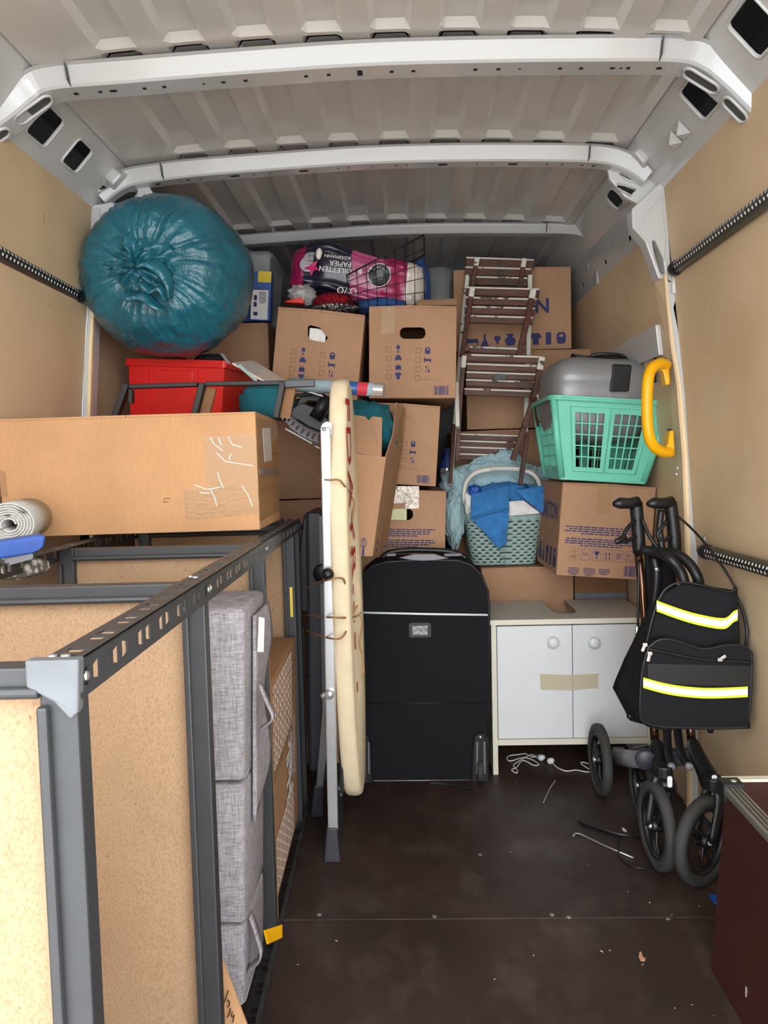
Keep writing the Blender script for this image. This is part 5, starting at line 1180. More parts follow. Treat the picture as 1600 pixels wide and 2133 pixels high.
for cx, e in ((760, -1), (1001, 1)):
    mb = MB(); pl_ = [(cx - 19, 1640), (cx - 17, 1560), (cx - 13, 1536), (cx - 4, 1527), (cx + 8, 1528), (cx + 15, 1540), (cx + 18, 1570), (cx + 19, 1640)] if e > 0 else [(cx - 19, 1640), (cx - 18, 1560), (cx - 14, 1536), (cx - 4, 1530), (cx + 8, 1533), (cx + 13, 1560), (cx + 18, 1635)]
    mb.plate(px_poly(pl_, SY - .012)[::-1], (), .06, XZ(SY - .012)); mb.build('wheel_housing', 'black', sc_, bevel=.006)
    for dx_ in (-7, 8): mb = MB(); mb.bar(at(cx + dx_, 1545, y=SY - .014), at(cx + dx_ * 1.1, 1612, y=SY - .014), .007, .008, up=(0, -1, 0)); mb.build('housing_ridge', 'charlight', sc_, bevel=.002)
    p = at(cx, 1536, y=SY - .013); mb = MB(T(p, (PI / 2, 0, 0))); mb.lathe([(0, .003), (.004, .002), (.005, 0)], 12); mb.build('rivet', 'chrome', sc_)
    wc = Vector((at(cx, 1620, y=SY - .02).x, SY - .012, .037)); mb = MB(); mb.lathe([(.010, -.011), (.034, -.011), (.037, -.007), (.037, .007), (.034, .011), (.010, .011)], 24, T(wc, (0, PI / 2, 0))); mb.build('wheel', 'rubber', sc_, smooth=True)
tag((lambda mb: (mb.tube(smoothpath([(.06, 2.60, .004), (.12, 2.585, .004), (.20, 2.55, .004)], 5), .005, 8, sy=.6), mb)[1])(MB()).build('black_strap', 'black', None, world=False), 'short black strap on the floor at the foot of the suitcase', 'strap')

# ------------------------------------------------------------------ white bathroom cabinet
cbn = thing('washbasin_cabinet', 'white two-door washbasin cabinet with round knobs and a pipe cut-out in its top', 'cabinet', (.57, 2.84, 0))
CX0, CX1, CY0, CY1, CZ = .286, .846, 2.672, 3.030, .556
for x in (CX0 + .009, CX1 - .009): MB().box((x, (CY0 + CY1) / 2, (CZ - .018) / 2), (.018, CY1 - CY0, CZ - .018)).build('side_panel', 'ivory', cbn, bevel=.001, seg=1)
nt = [at(a, b, z=CZ) for a, b in ((1133, 1253), (1138, 1262), (1150, 1273), (1165, 1278), (1190, 1278), (1198, 1276), (1200, 1272), (1180, 1253))]
nt = [(p.x, min(p.y, CY1)) for p in nt]; nt[0] = (nt[0][0], CY1); nt[-1] = (nt[-1][0], CY1)
mb = MB(); mb.plate([(CX0 - .004, CY0 - .008), (CX1 + .004, CY0 - .008), (CX1 + .004, CY1)] + nt[::-1] + [(CX0 - .004, CY1)], (), .018, T((0, 0, CZ))); mb.build('top_panel', 'greytop', cbn)
MB().box(((CX0 + CX1) / 2, CY0 - .0085, CZ - .009), (CX1 - CX0 + .008, .002, .018)).build('front_edge', 'ivory', cbn)
mb = MB(); mb.add([(nt[-1][0] - .0005, nt[-1][1], CZ - .0005), (nt[-2][0] - .0005, nt[-2][1], CZ - .0005), (nt[-2][0] - .0005, nt[-2][1], CZ - .018), (nt[-1][0] - .0005, nt[-1][1], CZ - .018)], [(0, 1, 2, 3)]); mb.build('raw_edge', 'chip', cbn)
MB().box(((CX0 + CX1) / 2, (CY0 + CY1) / 2, .118), (CX1 - CX0 - .036, CY1 - CY0 - .006, .016)).build('bottom_panel', 'ivory', cbn)
MB().box(((CX0 + CX1) / 2, CY0 + .002, .119), (CX1 - CX0 - .036, .018, .020)).build('front_rail', 'ivory', cbn)
xm = at(1193, 1420, y=CY0).x
for k, (a, b) in enumerate(((CX0 + .020, xm - .0012), (xm + .0012, CX1 - .020))):
    d = MB().box(((a + b) / 2, CY0 + .006, .3315), (b - a, .016, .401)).build('door', 'white', cbn, bevel=.001, seg=1)
    p = at((1152, 1237)[k], 1338, y=CY0 - .012)
    MB().lathe([(0, .020), (.012, .019), (.0175, .015), (.020, .008), (.019, .002), (.013, -.002), (.010, -.010)], 28, T((p.x, CY0 - .012, p.z), (PI / 2, 0, 0))).build('knob', 'knob', d, smooth=True)
tpz = [at(a, b, y=CY0 - .004) for a, b in ((1125, 1404), (1190, 1406), (1247, 1403), (1246, 1433), (1190, 1438), (1126, 1437))]
mb = MB(); mb.plate([(p.x, p.z) for p in tpz][::-1], (), .0005, XZ(CY0 - .004)); mb.build('adhesive_tape', 'tape_pale', cbn)
# white pull cords on the floor under the cabinet
def cord(label, l, tgl):
    p = [at(a, b, z=.004) for a, b in l]; t = thing('pull_cord', label, 'cord', p[0])
    mb = MB(); mb.tube(smoothpath(p, 6), .0022, 7); mb.build('cord', 'cream', t, smooth=True)
    c = at(*tgl, z=.012); mb = MB(); mb.lathe([(0, .014), (.006, .013), (.011, .004), (.012, -.006), (.006, -.012), (0, -.013)], 14, T(c, (.6, 1.0, .3))); mb.build('toggle', 'knob', t, smooth=True)
cord('tangled white pull cord with plastic toggle on the floor under the cabinet left door', [(1124, 1572), (1110, 1577), (1095, 1570), (1078, 1572), (1062, 1574), (1056, 1580), (1064, 1585), (1090, 1578), (1110, 1583), (1122, 1592), (1112, 1594), (1090, 1584), (1076, 1598), (1066, 1604), (1076, 1610), (1078, 1604), (1070, 1594), (1090, 1580), (1108, 1572), (1122, 1580)], (1128, 1578))
cord('white pull cord stretching under the cabinet towards the rollator wheel', [(1150, 1587), (1160, 1598), (1180, 1606), (1200, 1604), (1222, 1608), (1238, 1606), (1224, 1600), (1210, 1590), (1216, 1588), (1236, 1594)], (1147, 1585))
# ------------------------------------------------------------------ two folded garden chairs leaning at the front end
def slat(t, L, Rr, h, Y, Y2=None, edge=True, name='slat', th=.014, ew=.0065):
    a, b = at(*L, y=Y), at(*Rr, y=Y2 or Y); k = h * Y / FPX
    mb = MB(); a1, b1 = a - Vector((0, 0, k / 2)), b - Vector((0, 0, k / 2))
    mb.bar(a1, b1, th, k, up=(0, 0, 1))
    if edge: mb.bar(a + Vector((0, -.0008, .0 - ew / 2 + .0008)), b + Vector((0, -.0008, -ew / 2 + .0008)), th + .0016, ew, up=(0, 0, 1), m=1)
    return mb.build(name, ['wood', 'wornwhite'], t, bevel=.0015, seg=1)
def post(t, pts, wd, th, name='leg', m='wood', cap=0):
    mb = MB(); P = [at(a, b, y=y) for a, b, y in pts]
    for p, q in zip(P, P[1:]): mb.bar(p, q, wd, th, up=(0, -1, 0))
    if cap:
        d = (P[1] - P[0]).normalized(); mb.bar(P[0] + Vector((0, -.001, 0)) - d * .001, P[0] + d * cap + Vector((0, -.001, 0)), wd + .002, th + .001, up=(0, -1, 0), m=1)
    return mb.build(name, [m, 'wornwhite'], t, bevel=.0015, seg=1)
ch = thing('folding_chair', 'folded slat chair with worn white edges, topmost, behind the other chair', 'chair', at(1010, 1005, y=3.14))
slat(ch, (971, 536), (1112, 541), 20, 3.315); slat(ch, (969, 556), (1108, 560), 17, 3.31); slat(ch, (982, 576), (1098, 579), 17, 3.305)
post(ch, [(994, 538, 3.298), (984, 600, 3.29)], .018, .02, 'back_post', cap=.034); post(ch, [(1092, 540, 3.298), (1082, 604, 3.29)], .018, .02, 'back_post', cap=.036)
post(ch, [(975, 562, 3.32), (962, 690, 3.27), (950, 850, 3.20), (938, 1010, 3.11)], .017, .024, 'leg', 'wornwhite'); post(ch, [(1104, 562, 3.32), (1100, 740, 3.25), (1094, 900, 3.20)], .018, .024, 'leg', 'wornwhite')
post(ch, [(946, 885, 3.17), (938, 1008, 3.10)], .014, .024, 'leg', 'wood')
post(ch, [(1098, 905, 3.06), (1084, 1010, 3.02)], .016, .022, 'leg', 'wood')
for y, l, r in ((903, 958, 1080), (917, 957, 1077), (930, 956, 1074), (944, 954, 1071)): slat(ch, (l, y), (r, y + 4), 13, 3.235)
c2 = thing('folding_chair', 'folded slat chair with worn white edges, in front, dark sticker on its seat', 'chair', at(1020, 950, y=3.05))
for y, l, r, r2 in ((598, 972, 1123, 1127), (619, 972, 1118, 1118), (638, 970, 1114, 1114), (657, 970, 1110, 1110)): slat(c2, (l - 2, y), (r, y + 4), 15 if y > 600 else 17, 3.19 - (y - 598) * .0004)
slat(c2, (978, 722), (1078, 726), 13, 3.135, edge=True, name='stretcher')
post(c2, [(984, 600, 3.165), (972, 680, 3.14), (962, 742, 3.12)], .019, .022, 'back_post', cap=.040); post(c2, [(1111, 603, 3.165), (1098, 670, 3.14), (1080, 742, 3.12)], .022, .022, 'back_post', cap=.042)
for q, (y, l, r) in enumerate(((738, 968, 1130), (757, 972, 1122), (774, 971, 1118), (790, 970, 1112), (809, 967, 1106))): slat(c2, (l, y), (r, y + 5), 14, 3.03 + q * .012)
post(c2, [(967, 741, 3.01), (960, 820, 3.03), (952, 960, 3.06)], .016, .022, 'seat_rail', cap=.045)
post(c2, [(1129, 744, 3.01), (1112, 830, 3.03), (1092, 890, 3.05), (1068, 958, 3.08)], .021, .022, 'seat_rail', cap=.048)
mb = MB(); mb.plate(px_poly([(1032, 778), (1055, 780), (1053, 791), (1029, 790)], 3.02)[::-1], (), .001, XZ(3.02)); mb.build('dark_sticker', 'black', c2)
post(c2, [(1114, 832, 3.02), (1127, 884, 2.93)], .028, .026, 'rear_leg', 'wood'); mb = MB(); mb.bar(at(1117, 828, y=3.018) + Vector((.012, 0, .010)), at(1131, 872, y=2.938) + Vector((.006, 0, .002)), .022, .004, up=(0, -.8, .4)); mb.build('painted_edge', 'wornwhite', c2)
post(c2, [(951, 798, 3.04), (953, 890, 2.98)], .016, .022, 'rear_leg', 'wornwhite')

# ------------------------------------------------------------------ mint laundry basket with the grey case in it
mk = thing('laundry_basket', 'large mint green laundry basket with lattice windows standing on the brown moving box', 'basket', (.672, 2.80, 1.0305), (0, R(4.6), 0), local=True)
bw, bd_, tw_, td, bh = .285, .29, .385, .37, .275
def corner(i, z):   # i: 0 front-left, 1 front-right, 2 back-right, 3 back-left
    f = z / bh; sx, sy = ((-1, -1), (1, -1), (1, 1), (-1, 1))[i]
    return Vector((sx * (bw + (tw_ - bw) * f) / 2, sy * (bd_ + (td - bd_) * f) / 2, z))
for side, wins in (((0, 1), ((.175, .46), (.54, .825))), ((3, 0), ((.14, .46), (.54, .86))), ((1, 2), ((.14, .46), (.54, .86))), ((2, 3), ((.2, .46), (.55, .81)))):
    i, j = side; hs = []
    for u0, u1 in wins:
        for a in range(4):
            for b in range(5):
                x0 = u0 + (u1 - u0) * (a + .1) / 4; x1 = u0 + (u1 - u0) * (a + .9) / 4; y0 = .16 + .68 * (b + .05) / 5; y1 = .16 + .68 * (b + .95) / 5
                hs.append([(x0, y0), (x1, y0), (x1, y1), (x0, y1)])
    mb = MB(); mb.plate([(0, 0), (1, 0), (1, 1), (0, 1)], hs, 0)
    mb.v = [corner(i, v.y * bh).lerp(corner(j, v.y * bh), v.x) for v in mb.v]
    o = mb.build('lattice_wall', 'mint', mk, world=False, solid=.004)
    nrm = (corner(j, 0) - corner(i, 0)).cross(Vector((0, 0, 1))).normalized()
    for u0, u1 in wins:
        mb = MB(); q = [corner(i, v * bh).lerp(corner(j, v * bh), u) + nrm * .002 for u, v in ((u0 - .035, .11), (u1 + .035, .11), (u1 + .035, .90), (u0 - .035, .90))]
        mb.tube(q, .0028, 6, closed=True); mb.build('window_border', 'mint', o, world=False, smooth=True)
for i in range(4):
    mb = MB(); c_ = Vector((0, 0, .01)); mb.tube([corner(i, .004) * .97 + Vector((0, 0, .004)), corner(i, bh * .5) * Vector((1, 1, 1)) if False else corner(i, bh * .5) - (corner(i, bh * .5) * Vector((.02, .02, 0)) if False else Vector((0, 0, 0))), corner(i, bh)], [.013, .012, .012], 12); mb.build('corner_post', 'mint', mk, world=False, smooth=True)
MB().plate(rrect(bw + .01, bd_ + .01, .025, 5), (), .008, T((0, 0, .010))).build('base', 'mint', mk, world=False, bevel=.003)
mb = MB(); mb.plate(rrect(tw_ + .034, td + .034, .035, 6), [rrect(tw_ - .012, td - .012, .025, 6)], .010, T((0, 0, bh + .006))); mb.build('rim', 'mint', mk, world=False, bevel=.003)
mb = MB(); P = rrect(tw_ + .032, td + .032, .035, 8); P2 = [Vector((a, b, 0)) for a, b in P]
def dip(x): return .010 + .012 * math.exp(-((x) / .10) ** 4)
mb.grid(lambda u, v: P2[int(u * len(P2) + .5) % len(P2)] + Vector((0, 0, bh - v * (dip(P2[int(u * len(P2) + .5) % len(P2)].x)))), len(P2), 3, cu=True); mb.build('rim_lip', 'mint', mk, world=False, smooth=True, solid=.003)
gc = thing('tool_case', 'rounded silver grey case with black latch lying in the mint laundry basket', 'case', (.672, 2.79, 1.30), (0, R(3.4), R(2)), local=True)
def casefn(u, v):
    a = 2 * PI * u; b = PI * v
    d = Vector((math.cos(a) * math.sin(b), math.sin(a) * math.sin(b), math.cos(b)))
    q = Vector([math.copysign(abs(k) ** e, k) for k, e in zip(d, (.42, .42, .5))])
    z = q.z; k = 1 if z > -.1 else 1 - .12 * (-.1 - z)
    k *= 1 - .045 * math.exp(-((z - .40) / .03) ** 2) - .025 * math.exp(-((z - .22) / .02) ** 2)
    return Vector((q.x * .178 * k, q.y * .155 * k, q.z * .148 + .012))
MB().grid(casefn, 80, 60, cu=True).build('shell', 'case', gc, world=False, smooth=True)
mb = MB(); mb.hexa([(.012, -.163, .035), (.078, -.163, .037), (.078, -.14, .037), (.012, -.14, .035), (.022, -.152, .128), (.088, -.152, .128), (.084, -.12, .132), (.022, -.12, .132)]); mb.build('latch', 'black', gc, world=False, bevel=.006)
mb = MB(); mb.hexa([(.006, -.160, .010), (.084, -.160, .010), (.084, -.14, .010), (.006, -.14, .010), (.010, -.160, .034), (.082, -.160, .034), (.082, -.14, .034), (.010, -.14, .034)]); mb.build('latch_bed', 'case', gc, world=False, bevel=.004)
mb = MB(); mb.lathe([(0, .004), (.055, .004), (.07, .001), (.078, -.006)], 28, T((.02, -.085, .160), (.25, 0, 0)) @ Matrix.Diagonal((1, .42, 1, 1))); mb.build('handle_recess', 'black', gc, world=False, smooth=True)
mb = MB(); mb.tube(smoothpath([(-.04, -.095, .160), (-.02, -.10, .166), (.02, -.105, .168), (.06, -.10, .166), (.08, -.095, .160)], 5), .006, 8); mb.build('handle', 'black', gc, world=False, smooth=True)
cp = [at(a, b, y=2.82) for a, b in ((1192, 736), (1258, 748), (1246, 752), (1208, 748))]
mb = MB(); mb.add([cp[0], cp[3], cp[2], cp[1]] + [c + Vector((.01, .08, 0)) for c in (cp[0], cp[1])], [(0, 1, 2, 3), (0, 3, 5, 4)]); tag(mb.build('dark_leaflet', 'blackmatt', None, solid=.002, world=False), 'thin dark leaflet lying on top of the silver grey case', 'leaflet')

# ------------------------------------------------------------------ sage basket full of laundry
sg = thing('handle_basket', 'small sage green slotted basket with white bail handle, full of laundry', 'basket', (.39, 3.19, .692))
SW0, SW1, SD0, SD1, SH = .258, .322, .19, .235, .206
def sgp(u, z):
    f = z / SH; w, d = (SW0 + (SW1 - SW0) * f) / 2, (SD0 + (SD1 - SD0) * f) / 2; a = 2 * PI * u - PI * .75
    x, y = math.cos(a), math.sin(a); e = .35
    return Vector((.389 + w * math.copysign(abs(x) ** e, x), 3.185 + d * math.copysign(abs(y) ** e, y), .692 + z))
def even(n):   # perimeter parameter at even arc length
    us = [k / 2000 for k in range(2001)]; ps = [sgp(u, SH * .6) for u in us]; L = [0]
    for a, b in zip(ps, ps[1:]): L.append(L[-1] + (b - a).length)
    o = []; j = 0
    for k in range(n):
        t = L[-1] * k / n
        while L[j + 1] < t: j += 1
        o.append(us[j])
    return o
NU = 168; EV = even(NU); rows = 14; zs = [0, .010]
for k in range(rows): zs += [zs[-1] + .0042, zs[-1] + .0125]
zs[-1] = SH; nv = len(zs)
mb = MB(); mb.grid(lambda u, v: sgp(EV[int(u * NU + .5) % NU], zs[int(v * (nv - 1) + .5)]), NU, nv, cu=True, skip=lambda i, j: j % 2 == 1 and j < nv - 2 and (i + (3 if (j // 2) % 2 else 0)) % 6 in (0, 1, 2))
mb.build('slotted_wall', 'sage', sg, smooth=True, solid=.003)
MB().grid(lambda u, v: sgp(EV[int(u * 84) * 2 % NU], SH * .98).lerp(Vector((.389, 3.185, .69 + SH)), 0) * 1 + (Vector((.389, 3.185, .0)) - Vector((sgp(EV[int(u * 84) * 2 % NU], SH).x, sgp(EV[int(u * 84) * 2 % NU], SH).y, 0))) * (-.03 + .05 * v), 84, 2, cu=True).build('rim', 'sage', sg, solid=.008, smooth=True)
mb = MB(); mb.grid(lambda u, v: sgp(EV[int(u * 84) * 2 % NU], .012) * 1 + (Vector((.389, 3.185, .704)) - sgp(EV[int(u * 84) * 2 % NU], .012)) * v * .98, 84, 3, cu=True); mb.build('base', 'sagebase', sg)
mb = MB(); P = smoothpath([at(a, b, y=y) for a, b, y in ((971, 1066, 3.14), (966, 1035, 3.13), (971, 1005, 3.11), (988, 986, 3.09), (1015, 978, 3.08), (1055, 976, 3.08), (1092, 979, 3.08), (1114, 990, 3.09), (1124, 1010, 3.11), (1130, 1040, 3.13), (1134, 1066, 3.14))], 6)
mb.tube(P, .0088, 10, sy=1.5); o = mb.build('bail_handle', 'cream', sg, smooth=True)
mb = MB()
for k in range(17): p = at(1022 + k * 4.6, 978.5, y=3.064); mb.add([p + Vector((-.002, 0, -.004)), p + Vector((.002, 0, -.004)), p + Vector((.002, 0, .003)), p + Vector((-.002, 0, .003))], [(0, 1, 2, 3)])
mb.build('grip_slot', 'charlight', o, kind='stuff')
def patch(tl, tr, br, bl, n=24, amp=.012, sc=16, bow=0, seed=0, sag=0):
    a, b, c, d = [at(*q[:2], y=q[2]) for q in (tl, tr, br, bl)]
    def fn(u, v):
        p = (a * (1 - u) + b * u) * (1 - v) + (d * (1 - u) + c * u) * v
        p = p + Vector((0, -bow * math.sin(PI * u) * math.sin(PI * v), -sag * math.sin(PI * u)))
        w_ = noise.noise(p * sc + Vector((seed, 0, 0))); q = noise.noise(Vector((p.x * 40 + seed, p.z * 6, p.y)))
        return p + Vector((.3 * amp * q, -abs(amp * w_) - .5 * amp * q, .4 * amp * w_))
    return MB().grid(fn, n, n)
tl_ = thing('blue_towel', 'bright blue terry towel draped over the front of the sage basket', 'towel', at(1050, 1060, y=3.05))
g = blob(at(1050, 1030, y=3.17), (.115, .085, .05), 3, .12, 2.5, 56, 32, pw=.8, fold=.18, fs=5)
g.build('bunched_part', 'towel', tl_, smooth=True)
patch((982, 1030, 3.09), (1060, 1012, 3.09), (1060, 1064, 3.035), (980, 1086, 3.045), 30, .010, 14, .012, 2).build('front_fold', 'towel', tl_, smooth=True, solid=.006)
patch((979, 1076, 3.045), (1060, 1056, 3.035), (1054, 1132, 3.045), (1038, 1141, 3.045), 30, .008, 14, .012, 5).build('hanging_corner', 'towel', tl_, smooth=True, solid=.006)
patch((1072, 1022, 3.06), (1135, 1012, 3.08), (1166, 1084, 3.06), (1150, 1084, 3.05), 30, .010, 14, .02, 9).build('side_fold', 'towel', tl_, smooth=True, solid=.008)
patch((1100, 1012, 3.09), (1140, 1016, 3.1), (1158, 1050, 3.07), (1120, 1042, 3.05), 24, .01, 14, .02, 11).build('side_fold', 'towel', tl_, smooth=True, solid=.008)
mb = MB(); mb.tube(smoothpath([at(983, 1078, y=3.03), at(1020, 1068, y=3.02), at(1058, 1060, y=3.022)], 6), .004, 6); mb.build('woven_border', 'towel', tl_, smooth=True)
tag(patch((1058, 1046, 3.07), (1090, 1042, 3.075), (1126, 1070, 3.06), (1056, 1074, 3.06), 20, .008, 14, .01, 4).build('white_cloth', 'paper', None, smooth=True, solid=.006, world=False), 'white cloth with red pattern peeping out under the blue towel', 'cloth')
tag(patch((1092, 1044, 3.085), (1112, 1052, 3.085), (1130, 1070, 3.075), (1108, 1058, 3.075), 12, .004, 14, .004, 4).build('red_cloth', 'redknit', None, smooth=True, solid=.006, world=False), 'rust red cloth edge under the blue towel', 'cloth')
tag(blob(at(978, 1050, y=3.14), (.028, .05, .055), 4, .2, 3, 32, 24, fold=.35, fs=4).build('white_laundry', 'cream', None, smooth=True, world=False), 'crumpled white laundry at the handle end of the sage basket', 'laundry')
tag(blob(at(988, 1022, y=3.12), (.024, .03, .022), 7, .2, 3, 32, 24, pw=.7, fold=.2).build('dark_blue_cloth', 'blue', None, smooth=True, world=False), 'small royal blue cloth among white laundry in the sage basket', 'cloth')
bk_ = blob(at(1035, 1000, y=3.22), (.165, .055, .098), 12, .16, 2.0, 110, 64, fold=.20, fs=3.2)
for cxy, r, sd in (((958, 1015, 3.20), (.085, .06, .085), 3), ((945, 1080, 3.08), (.042, .075, .115), 8), ((1110, 1010, 3.24), (.075, .04, .08), 6), ((1055, 962, 3.22), (.06, .04, .05), 15)):
    g = blob(at(*cxy[:2], y=cxy[2]), r, sd, .14, 2.2, 90, 56, fold=.20, fs=3.6); bk_.add(g.v, g.f)
tag(bk_.build('bed_sheet', 'blanket', None, smooth=True, world=False), 'crumpled pale blue fitted sheet bundled behind the sage basket', 'sheet')
t = thing('bottle', 'dark blue bottle glinting between box stack and folding chairs', 'bottle', at(936, 960, y=3.0))
p0 = at(934, 960, y=3.3); mb = MB(); mb.lathe([(0, 0), (.03, 0), (.033, .02), (.033, .10), (.014, .14), (.014, .17), (0, .17)], 20, T((p0.x - .006, 3.30, 1.0))); mb.build('body', 'navy', t, smooth=True)
mb = MB(); mb.lathe([(.0335, .05), (.0335, .085)], 20, T((p0.x - .006, 3.30, 1.0))); mb.build('shiny_band', 'chrome', t, smooth=True)

# ------------------------------------------------------------------ yellow grab handle on the pillar strip
yh = thing('grab_handle', 'bright yellow plastic grab handle screwed to the plywood pillar strip', 'handle', at(1390, 850, y=2.39))
mb = MB(); P = smoothpath([at(a, b, y=y) for a, b, y in ((1389, 762, 2.365), (1376, 757, 2.345), (1358, 768, 2.325), (1350, 795, 2.315), (1348, 850, 2.312), (1351, 900, 2.315), (1361, 928, 2.325), (1380, 941, 2.345), (1397, 942, 2.365))], 6)
mb.tube(P, .0165, 14); mb.build('grip', 'yellow', yh, smooth=True)
for l in ([(1376, 748), (1393, 747), (1397, 800), (1388, 803), (1382, 775), (1374, 768)], [(1396, 897), (1404, 896), (1407, 950), (1385, 952), (1382, 936), (1392, 925)]):
    mb = MB(); mb.plate(px_poly(l, 2.352)[::-1], (), .042, XZ(2.352)); mb.build('mounting_pad', 'yellow', yh, bevel=.004)
for l in ([(1380, 745), (1388, 745), (1388, 749), (1380, 749)], [(1392, 893), (1400, 893), (1400, 897), (1392, 897)]):
    mb = MB(); mb.plate(px_poly(l, 2.38)[::-1], (), .01, XZ(2.38)); mb.build('screw_cover', 'black', yh)

# ------------------------------------------------------------------ folded rollator and its bag
ro = thing('rollator', 'folded black rollator with bronze tubes and large grey tyred wheels at the right wall', 'rollator', (.68, 2.2, 0))
def wheel(c, ax, name='wheel', r=.117):
    c = Vector(c); ax = Vector(ax).normalized(); X = axes(c, Vector((0, 0, 1)).cross(ax), (0, 0, 1))
    mb = MB(); w = .016; mb.lathe([(r - .030, -w * .8), (r - .012, -w), (r - .003, -w * .7), (r, 0), (r - .003, w * .7), (r - .012, w), (r - .030, w * .8), (r - .032, 0), (r - .030, -w * .8)], 40, X); o = mb.build(name, 'rubber', ro, smooth=True)
    mb = MB(); mb.lathe([(r - .031, -w * .7), (r - .040, -w * .6), (r - .042, 0), (r - .040, w * .6), (r - .031, w * .7)], 36, X); mb.lathe([(0, w), (.014, w), (.017, w * .8), (.017, -w * .8), (.014, -w), (0, -w)], 20, X); mb.build('rim', 'black', o, smooth=True)
    for k in range(3):
        mb = MB()
        for e in (-.16, .16):
            a = 2 * PI * k / 3 + .4; mb.tube(smoothpath([X @ Vector((.012 * math.cos(a + e), .012 * math.sin(a + e), 0)), X @ Vector((.045 * math.cos(a + e * 1.6 + .1), .045 * math.sin(a + e * 1.6 + .1), .004)), X @ Vector(((r - .036) * math.cos(a + e * .8 + .25), (r - .036) * math.sin(a + e * .8 + .25), 0))], 4), .005, 7)
        mb.build('spoke', 'black', o, smooth=True)
    mb = MB(); mb.lathe([(0, .024), (.006, .023), (.008, .018), (.008, w)], 12, X); mb.build('axle_nut', 'chrome', o, smooth=True)
    return o
wa = at(1368, 1722, y=2.04); wa.z = .117; wheel(wa, (-1, -.05, 0))
wb2 = at(1466, 1752, y=1.955); wb2.z = .117; wheel(wb2, (.60, -.80, 0))
wc = at(1250, 1581, y=2.505); wc.z = .117; wheel(wc, (-1, 0, 0))
wheel((.70, 2.30, .117), (-1, 0, .0))
def tb_(pts, r, name, m, n=12, sy=1.0): mb = MB(); mb.tube(smoothpath([at(a, b, y=y) for a, b, y in pts], 5), r, n, sy=sy); return mb.build(name, m, ro, smooth=True)
tb_([(1330, 1152, 2.30), (1338, 1230, 2.27), (1350, 1380, 2.24), (1365, 1545, 2.19)], .0125, 'frame_tube', 'copper')
tb_([(1408, 1152, 2.29), (1416, 1230, 2.26), (1428, 1400, 2.23), (1441, 1545, 2.17)], .0125, 'frame_tube', 'copper')
for q, (g0, g1, yy) in enumerate((((1325, 1046), (1332, 1152), 2.30), ((1396, 1046), (1406, 1152), 2.29))):
    tb_([(g0[0], g0[1], yy), (g1[0] - 3, 1100, yy), (g1[0], g1[1], yy)], .0195, 'handle_post', 'black')
    mb = MB(); a, b = at(g0[0] + 2, g0[1] + 2, y=yy), at(g0[0] - 46, g0[1] + 4, y=yy - .03)
    mb.tube([a, a.lerp(b, .35), a.lerp(b, .75) + Vector((0, 0, .002)), b], [.021, .016, .017, .008], 12); mb.build('hand_grip', 'black', ro, smooth=True)
tb_([(1322, 1085, 2.28), (1306, 1102, 2.26), (1298, 1122, 2.25), (1304, 1128, 2.25), (1322, 1118, 2.27)], .006, 'brake_lever', 'black'); tb_([(1302, 1118, 2.25), (1290, 1126, 2.24), (1282, 1128, 2.24)], .009, 'brake_lever', 'black')
tb_([(1390, 1085, 2.27), (1376, 1102, 2.26), (1370, 1116, 2.26), (1380, 1126, 2.26), (1398, 1118, 2.27)], .006, 'brake_lever', 'black')
tb_([(1338, 1082, 2.27), (1352, 1115, 2.27), (1376, 1150, 2.26)], .0055, 'side_strap', 'black'); tb_([(1378, 1062, 2.28), (1374, 1100, 2.27), (1380, 1150, 2.26)], .010, 'folding_strut', 'black')
tb_([(1338, 1146, 2.25), (1368, 1150, 2.22), (1396, 1164, 2.17), (1418, 1192, 2.16), (1428, 1222, 2.15)], .0145, 'backrest_bar', 'black'); tb_([(1370, 1150, 2.25), (1410, 1155, 2.2), (1436, 1174, 2.17), (1452, 1200, 2.15), (1458, 1222, 2.15)], .0145, 'backrest_bar', 'black')
mb = MB(); mb.plate(px_poly([(1345, 1140), (1380, 1136), (1405, 1160), (1408, 1240), (1392, 1290), (1356, 1290), (1348, 1230)], 2.27)[::-1], (), .02, XZ(2.27)); mb.build('folded_seat', 'blackfab', ro, bevel=.004)
tb_([(1362, 1160, 2.25), (1368, 1200, 2.24), (1362, 1260, 2.24), (1350, 1300, 2.24)], .012, 'folding_strut', 'black')
tb_([(1410, 1074, 2.26), (1440, 1100, 2.22), (1480, 1145, 2.15), (1515, 1195, 2.1), (1532, 1225, 2.08)], .0035, 'brake_cable', 'black'); tb_([(1532, 1238, 2.06), (1548, 1275, 2.04), (1556, 1315, 2.02), (1554, 1350, 2.02)], .0045, 'brake_cable', 'black')
tb_([(1331, 1165, 2.26), (1330, 1230, 2.24), (1329, 1310, 2.23)], .004, 'brake_cable', 'black')
mb = MB(); p = at(1327, 1313, y=2.225); mb.tube([p + Vector((0, 0, .012)), p - Vector((0, 0, .012))], .005, 8); mb.build('cable_end', 'chrome', ro)
for p in ((1368, 1186, 2.225),): mb = MB(); mb.lathe([(0, .004), (.005, .003), (.006, 0)], 12, T(at(*p[:2], y=p[2]), (PI / 2, 0, 0))); mb.build('bolt', 'chrome', ro)
